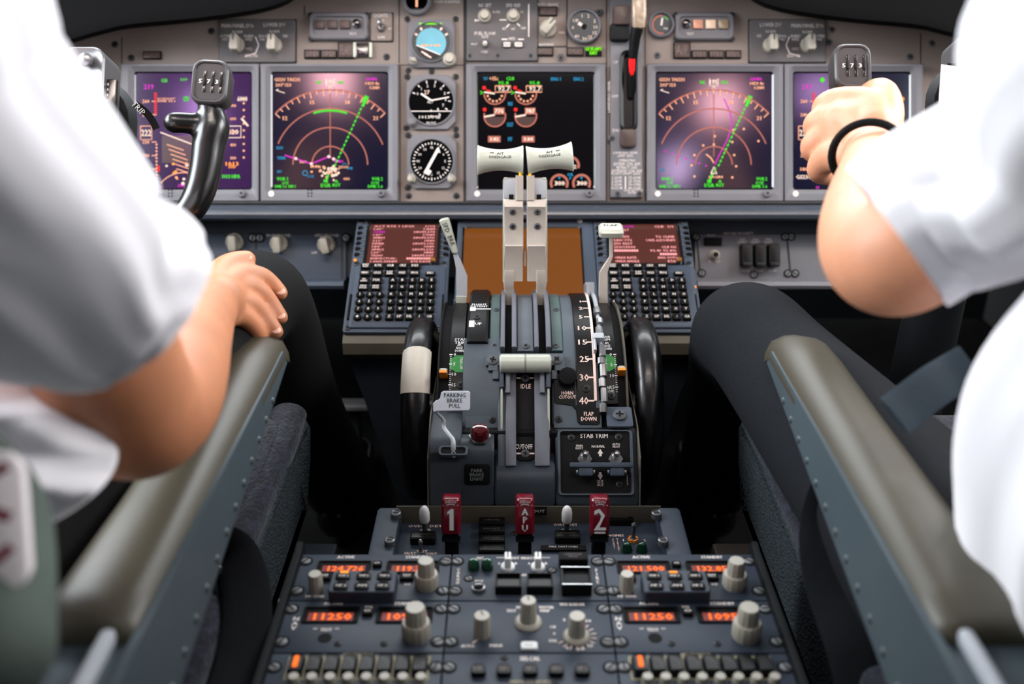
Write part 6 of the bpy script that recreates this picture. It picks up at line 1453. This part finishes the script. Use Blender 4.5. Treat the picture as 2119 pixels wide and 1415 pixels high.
def person(side, label, skin, arm, hand, outer_arm, hip, knees, ankles, headc, trouser):
    t = thing('person', label, 'person', T(side*.53, .5, ZF)); I = T(-side*.53, -.5, -ZF)
    bb = MB(I); limb(bb, arm, skin, 40, 9); 
    for h in hand: limb(bb, h[0], skin, 14, 4, flat=h[1] if len(h) > 1 else None)
    limb(bb, outer_arm, skin, 16, 5); e = outer_arm[-1]
    for i in range(4):      # far hand, loosely curled
        x0 = e[0]-side*(.03-.02*i)*.8; limb(bb, [(x0, e[1]+.02, e[2], .010), (x0, e[1]+.07-.004*abs(i-1), e[2]+.004, .0085), (x0, e[1]+.095, e[2]-.02, .0075), (x0, e[1]+.09, e[2]-.04, .007)], skin, 10)
    limb(bb, [(e[0], e[1]-.01, e[2], .022), (e[0], e[1]+.04, e[2], .026)], skin, 14, 3, flat=.6); limb(bb, [(e[0]-side*.02, e[1]+.0, e[2], .012), (e[0]-side*.045, e[1]+.03, e[2]-.01, .010), (e[0]-side*.05, e[1]+.06, e[2]-.015, .008)], skin, 10)
    hx, hy, hz = hip
    limb(bb, [(hx, hy, hz+.04, .075), (hx, hy-.02, hz+.20, .085), (hx, hy-.03, hz+.36, .09), (headc[0], headc[1]-.06, headc[2]-.22, .07)], skin, 20)
    limb(bb, [(hx-.12, headc[1]-.06, headc[2]-.30, .04), (hx+.12, headc[1]-.06, headc[2]-.30, .04)], skin, 16)
    for k, a in zip(knees, ankles): limb(bb, [(hx+(k[0]-hx)*.5, hy, hz, .05), (k[0], k[1]-.01, k[2]-.012, .034), (a[0], a[1], a[2], .030), (a[0], a[1]+.12, a[2]-.05, .03)], skin, 14)
    head_etc(bb, side, skin, headc)
    o = bb.build('body', t); remesh(o, .0026, 4)
    bb = MB(I); c = headc
    blob(bb, (c[0], c[1]-.018, c[2]+.022), (.081, .092, .098), 'hair'); bb.build('hair', t)
    bb = MB(I)
    for k in (-1, 1): blob(bb, (c[0]+k*.031, c[1]+.078, c[2]+.004), (.012, .010, .0085), 'white'); blob(bb, (c[0]+k*.031, c[1]+.086, c[2]+.004), (.0052, .003, .0052), 'blackgloss')
    bb.build('eyes', t)
    # trousers
    bb = MB(I)
    for k, a in zip(knees, ankles):
        km = Vector(k[:3]); am = Vector(a[:3]); h0 = Vector((hx+(k[0]-hx)*.55, hy, hz+.01))
        pts = [(*h0, k[4]), (*(h0.lerp(km, .5)+Vector((0, 0, .0))), k[4]*.5+k[3]*.5), (*(h0.lerp(km, .85)+Vector((0, 0, .002))), k[3]+.003), (*(km), k[3]), (*(km.lerp(am, .12)+Vector((0, .028, 0))), k[3]*.98), (*km.lerp(am, .5), k[3]*.92), (*am, .058)]
        limb(bb, pts, trouser, 28, 6)
    limb(bb, [(hx-.08, hy-.02, hz+.01, .115), (hx+.08, hy-.02, hz+.01, .115)], trouser, 24); limb(bb, [(hx-.05, hy-.04, hz+.10, .118), (hx+.05, hy-.04, hz+.10, .118)], trouser, 24)
    o = bb.build('trousers', t); remesh(o, .006, 8)
    bb = MB(I)
    for a in ankles: bb = MB(I); limb(bb, [(a[0], a[1]-.03, ZF+.05, .035), (a[0], a[1]+.06, ZF+.042, .038), (a[0], a[1]+.18, ZF+.034, .030)], 'blackgloss', 16); bb.build('shoe', t)
    return t, I
def fold_tube(bb, pts, m, n=64, k=8, folds=(), up=Vector((0, 0, 1)), hem=True, seed=0, amp=.05, inner=True):
    """cloth tube through (x,y,z,ra,rb); the last point is the open hem"""
    P = catmull([tuple(p) for p in pts], k); rs = []; N = len(P)
    for i, p in enumerate(P):
        c = Vector(p[:3]); d = (Vector(P[min(i+1, N-1)][:3])-Vector(P[max(i-1, 0)][:3])).normalized(); sd = d.cross(up).normalized(); u2 = sd.cross(d); q = []
        for j in range(n):
            a = 2*math.pi*j/n; v = noise.noise(Vector((math.cos(a)*1.6+seed, math.sin(a)*1.6, i/N*1.4)))*amp*1.6+noise.noise(Vector((math.cos(a)*4+seed, math.sin(a)*4, i/N*2.5+7)))*amp*.8
            v += noise.noise(Vector((math.cos(a)*3.2+seed*2, math.sin(a)*3.2, i/N*.7+3)))*amp*1.1; f = 1+v*min(1, .3+i/N)*(1-.65*(i/N)**4)
            q.append(c+sd*math.cos(a)*p[3]*f+u2*math.sin(a)*p[4]*f)
        rs.append(q)
    c = Vector(P[-1][:3]); d = (Vector(P[-1][:3])-Vector(P[-2][:3])).normalized()
    last = rs[-1]
    def shrink(q, k_, off): return [c+(v-c)*k_+d*off for v in q]
    rs += [shrink(last, .992, .0010), shrink(last, .975, 0), shrink(last, .95, -.015), shrink(last, .85, -.04)]
    bb.rings(rs, m, True, True)

# left person: right hand on the knee
Lk = U(522, 618, 1.12)
armL = [UP4(-180, 190, .49, .044), UP4(0, 420, .54, .044), UP4(180, 660, .62, .047), UP4(238, 790, .655, .048), UP4(275, 850, .685, .048), UP4(320, 825, .72, .0465), UP4(352, 770, .77, .044), UP4(392, 700, .86, .036), UP4(430, 640, .945, .0275), UP4(452, 622, .970, .026)]
handL = [
    ([UP4(450, 622, .965, .019), UP4(475, 612, .99, .019), UP4(490, 612, 1.0, .016)],),
    ([UP4(452, 600, .975, .016), UP4(490, 575, 1.005, .0125), UP4(510, 570, 1.020, .0120), UP4(540, 573, 1.035, .0108), UP4(562, 588, 1.045, .0096), UP4(580, 606, 1.050, .0082)],),
    ([UP4(452, 615, .970, .016), UP4(490, 595, .998, .0125), UP4(512, 592, 1.010, .0120), UP4(540, 606, 1.022, .0108), UP4(560, 630, 1.030, .0098), UP4(580, 656, 1.034, .0082)],),
    ([UP4(452, 635, .960, .016), UP4(485, 625, .985, .0125), UP4(506, 625, .996, .0122), UP4(533, 640, 1.008, .0106), UP4(552, 663, 1.014, .0096), UP4(571, 686, 1.018, .0080)],),
    ([UP4(450, 650, .955, .016), UP4(478, 650, .975, .0130), UP4(498, 652, .984, .0112), UP4(520, 668, .995, .0095), UP4(533, 686, 1.002, .0088), UP4(540, 700, 1.008, .0074)],),
    ([UP4(440, 612, .965, .018), UP4(445, 585, .985, .0165), UP4(465, 556, 1.010, .0135), UP4(488, 543, 1.025, .0118), UP4(510, 537, 1.035, .0098)],)]
tl, Il = person(-1, 'person in white short-sleeved shirt, right hand resting on the dark-trousered knee', 'skintan', armL, handL,
    [(-.70, .42, 1.02, .05), (-.74, .50, .82, .045), (-.74, .62, .78, .04), (-.68, .82, .80, .028), (-.66, .86, .80, .024)], (-.52, .50, .62),
    [(*Lk, .056, .082), (-.74, 1.08, .66, .060, .085)], [(-.285, 1.32, .26), (-.76, 1.36, .26)], (-.53, .50, 1.36), 'trouserblack')
for (px, py, d, a) in ((579, 602, 1.0435, -.6), (579, 652, 1.0280, -.7), (570, 682, 1.012, -.8), (509, 533, 1.028, 0)):
    bb = MB(Il); n_ = (-AX*.6+Vector((0, 0, 1))).normalized(); Fn = frame(U(px, py, d), XX*math.cos(a)+UP*math.sin(a), n_); blob(bb, (0, 0, 0), (.0062, .0048, .0012), 'nail', n=10)
    bb2 = MB(Il @ Fn); blob(bb2, (0, 0, 0), (.0062, .0048, .0014), 'nail', n=10); bb2.build('fingernail', tl)
bb = MB(Il)
def u5(px, py, d, ra, rb=None): return (*U(px, py, d), ra, rb or ra)
fold_tube(bb, [(-.45, .40, 1.04, .05, .05), (-.39, .425, 1.085, .082, .082), u5(-340, 0, .45, .080, .080), u5(-222, 195, .475, .076, .076), u5(-20, 400, .525, .072, .072), u5(140, 560, .565, .065, .066), u5(236, 596, .59, .062, .057), u5(270, 620, .60, .062, .057)], 'shirt', seed=3, amp=.085, up=Vector((1, 0, 0)))
bb.build('sleeve', tl, smooth=80)
bb = MB(Il)
fold_tube(bb, [(-.53, .42, 1.17, .10, .07), (-.53, .42, 1.12, .19, .10), (-.52, .43, 1.0, .205, .115), (-.51, .45, .85, .19, .125), (-.505, .47, .74, .185, .130), (-.50, .49, .66, .19, .135)], 'shirt', 96, 8, seed=9, amp=.09, up=Vector((0, 1, 0)))
rs = []
for i in range(29):
    u = i/28; ring = []
    for j in range(41):
        v = j/40; xl_ = -110+(v*30); yl_ = 690+v*440
        xr_ = 70+170*math.sin(math.pi*min(1, v*.95+.03))**.8; yr_ = 790+v*300
        px = xl_+(xr_-xl_)*u; py = yl_+(yr_-yl_)*u
        f = math.sin(v*17+u*1.6+math.sin(u*3))*.0085*(1-.45*u)+noise.noise(Vector((u*3, v*7, 2)))*.008
        ring.append(U(px, py, .60+.045*v*0+.05*(1-v)*u-f-.03*math.sin(math.pi*v)*(1-u**3)))
    back = [p+AX*(.05*(1-u**4)+.004) for p in ring[::-1]]
    rs.append([tuple(p) for p in ring+back])
bb.rings(rs, 'shirt', True, True)
bb.build('shirt', tl, smooth=80)

# right person: left hand on the yoke
Rk = U(1550, 694, 1.19)
armR = [UP4(2330, 180, .52, .046), UP4(2160, 320, .59, .044), UP4(2040, 400, .64, .043), UP4(1930, 485, .68, .043), UP4(1858, 530, .705, .043), UP4(1822, 515, .735, .043), UP4(1808, 470, .77, .041), UP4(1802, 410, .84, .0355), UP4(1806, 350, .93, .030), UP4(1804, 310, .975, .0275)]
handR = [
    ([UP4(1800, 300, .985, .026), UP4(1780, 270, 1.01, .030), UP4(1750, 262, 1.025, .028)],),
    ([UP4(1810, 270, .985, .022), UP4(1800, 225, 1.01, .020), UP4(1745, 212, 1.035, .0165), UP4(1712, 218, 1.05, .0145), UP4(1705, 232, 1.075, .012), UP4(1730, 240, 1.105, .010), UP4(1770, 245, 1.11, .009)],),
    ([UP4(1800, 285, .985, .022), UP4(1765, 245, 1.02, .020), UP4(1715, 245, 1.04, .0160), UP4(1690, 258, 1.052, .0145), UP4(1692, 272, 1.08, .012), UP4(1725, 282, 1.105, .010), UP4(1768, 285, 1.11, .009)],),
    ([UP4(1795, 310, .985, .020), UP4(1740, 280, 1.02, .019), UP4(1700, 290, 1.04, .0155), UP4(1683, 304, 1.05, .0140), UP4(1690, 318, 1.075, .0115), UP4(1722, 325, 1.10, .010), UP4(1760, 328, 1.105, .009)],),
    ([UP4(1790, 335, .98, .018), UP4(1735, 320, 1.01, .018), UP4(1703, 335, 1.03, .0145), UP4(1694, 352, 1.04, .0122), UP4(1702, 362, 1.065, .0105), UP4(1730, 366, 1.09, .009), UP4(1758, 366, 1.095, .008)],),
    ([UP4(1815, 285, .985, .022), UP4(1834, 235, 1.0, .0175), UP4(1828, 196, 1.025, .0155), UP4(1812, 188, 1.05, .0130), UP4(1790, 196, 1.075, .0110), UP4(1776, 205, 1.085, .010)],)]
tr, Ir = person(1, 'person in white short-sleeved shirt, left hand gripping the right yoke, black wristband', 'skin', armR, handR,
    [(.70, .42, 1.02, .05), (.75, .52, .84, .045), (.74, .64, .82, .04), (.66, .90, .93, .028), (.64, .96, .94, .024)], (.54, .48, .575),
    [(*Rk, .064, .100), (.78, 1.06, .62, .06, .10)], [(.30, 1.32, .26), (.76, 1.36, .26)], (.53, .46, 1.36), 'trousers')
bb = MB(Ir); wc = Vector(U(1797, 322, .955)); ax_ = (Vector(U(1800, 270, 1.0))-Vector(U(1790, 420, .84))).normalized(); Xw = frame(wc, XX, ax_)
bb.tube([tuple(Xw @ Vector((.0335*math.cos(a), .0330*math.sin(a), 0))) for a in [2*math.pi*i/40 for i in range(41)]], .0040, 'blackmat', 12, up=ax_); bb.build('wristband', tr)
bb = MB(Ir)
fold_tube(bb, [(.46, .39, 1.03, .05, .05), (.385, .42, 1.085, .082, .082), u5(2425, 40, .46, .080, .080), u5(2278, 226, .535, .071, .071), u5(2165, 322, .59, .066, .066), u5(2062, 380, .625, .062, .062), u5(1938, 440, .650, .058, .058), u5(1860, 490, .660, .056, .056)], 'shirt', seed=5, amp=.085, up=Vector((1, 0, 0)))
bb.build('sleeve', tr, smooth=80)
bb = MB(Ir)
fold_tube(bb, [(.53, .40, 1.17, .10, .07), (.53, .40, 1.12, .19, .10), (.53, .42, 1.0, .205, .115), (.51, .48, .89, .230, .138), (.502, .525, .81, .238, .145), (.502, .545, .735, .218, .140), (.51, .55, .65, .195, .132)], 'shirt', 96, 8, seed=2, amp=.09, up=Vector((0, 1, 0)))
bb.build('shirt', tr, smooth=80)
# ================================================================== shell of the cockpit, lights
def struct(name, bb):
    o = bb.build(name); o['kind'] = 'structure'; return o
bb = MB(); bb.box(0, .6, ZF-.01, 2.3, 3.2, .02, 'floor'); struct('floor', bb)
mat('wallgrey', (96, 98, 100), .7, var=.05); mat('ceilgrey', (70, 70, 72), .8)
for s_, n_ in ((-1, 'wall_left'), (1, 'wall_right')):
    bb = MB(); bb.box(s_*1.12, .6, .60, .04, 3.2, .86, 'wallgrey', .005); bb.box(s_*1.10, .6, 1.85, .05, 3.2, .3, 'wallgrey', .01); bb.box(s_*1.1, -.4, 1.3, .05, 1.1, .9, 'wallgrey', .01); struct(n_, bb)
bb = MB(); bb.box(0, 2.18, .6, 2.3, .04, .85, 'dark'); bb.box(0, 2.18, 1.92, 2.3, .04, .16, 'dark'); struct('wall_front', bb)
bb = MB(); bb.box(0, -.98, 1.1, 2.3, .04, 1.86, 'wallgrey'); struct('wall_back', bb)
bb = MB(); bb.box(0, .6, 2.02, 2.3, 3.2, .04, 'ceilgrey'); struct('ceiling', bb)
w = bpy.data.worlds.new('world'); SC.world = w; w.use_nodes = True
nt = w.node_tree; bg = nt.nodes['Background']; bg.inputs['Color'].default_value = (.86, .93, 1, 1); bg.inputs['Strength'].default_value = 2.2
def area(name, loc, tgt, sx, sy, e, col=(1, 1, 1)):
    l = bpy.data.lights.new(name, 'AREA'); l.shape = 'RECTANGLE'; l.size = sx; l.size_y = sy; l.energy = e; l.color = col
    o = bpy.data.objects.new(name, l); COL.objects.link(o); d = Vector(tgt)-Vector(loc); o.location = loc
    o.rotation_euler = d.to_track_quat('-Z', 'Y').to_euler(); return o
area('side_window_light', (-1.08, 1.0, 1.40), (0, .75, .85), .9, .5, 19, (.93, .97, 1))
area('side_window_light', (1.08, 1.12, 1.42), (0, .8, .85), .8, .5, 13, (1, .97, .95))
area('windshield_light', (0, 2.05, 1.62), (0, .5, .8), 1.7, .5, 18, (.94, .97, 1))
area('overhead_fill', (0, .42, 1.96), (0, .6, .6), .9, .3, 2.5, (1, .96, .95))  # unseen fill lamp added under the ceiling to light shirts and armrests
o = area('panel_fill', (0, .66, 1.96), (0, 1.36, .95), 1.8, .2, 2.1, (1, .84, .74)); o.data.spread = R_(50)  # unseen warm lamp added to brighten the main panel
def reflect_lamp(px, py, size, e, col):  # unseen lamp, added so its reflection makes a coloured glow on a screen
    p = U(px, py, DM); n = -AX; d = (p-CAM).normalized(); r = d-2*d.dot(n)*n
    q_ = p+r*((1.95-p.z)/r.z); o = area('glow_lamp', q_, p, size, size, e, col); o.data.spread = R_(24)
reflect_lamp(690, 165, .11, .022, (1, .5, .58)); reflect_lamp(1490, 215, .11, .020, (1, .5, .6)); reflect_lamp(1405, 350, .09, .013, (.85, .6, 1)); reflect_lamp(385, 230, .15, .035, (.75, .4, 1)); reflect_lamp(1690, 190, .1, .008, (.8, .45, 1))
SC.view_settings.view_transform = 'Standard'; SC.view_settings.look = 'None'; SC.view_settings.gamma = 1; SC.view_settings.use_curve_mapping = False
SC.view_settings.exposure = .5
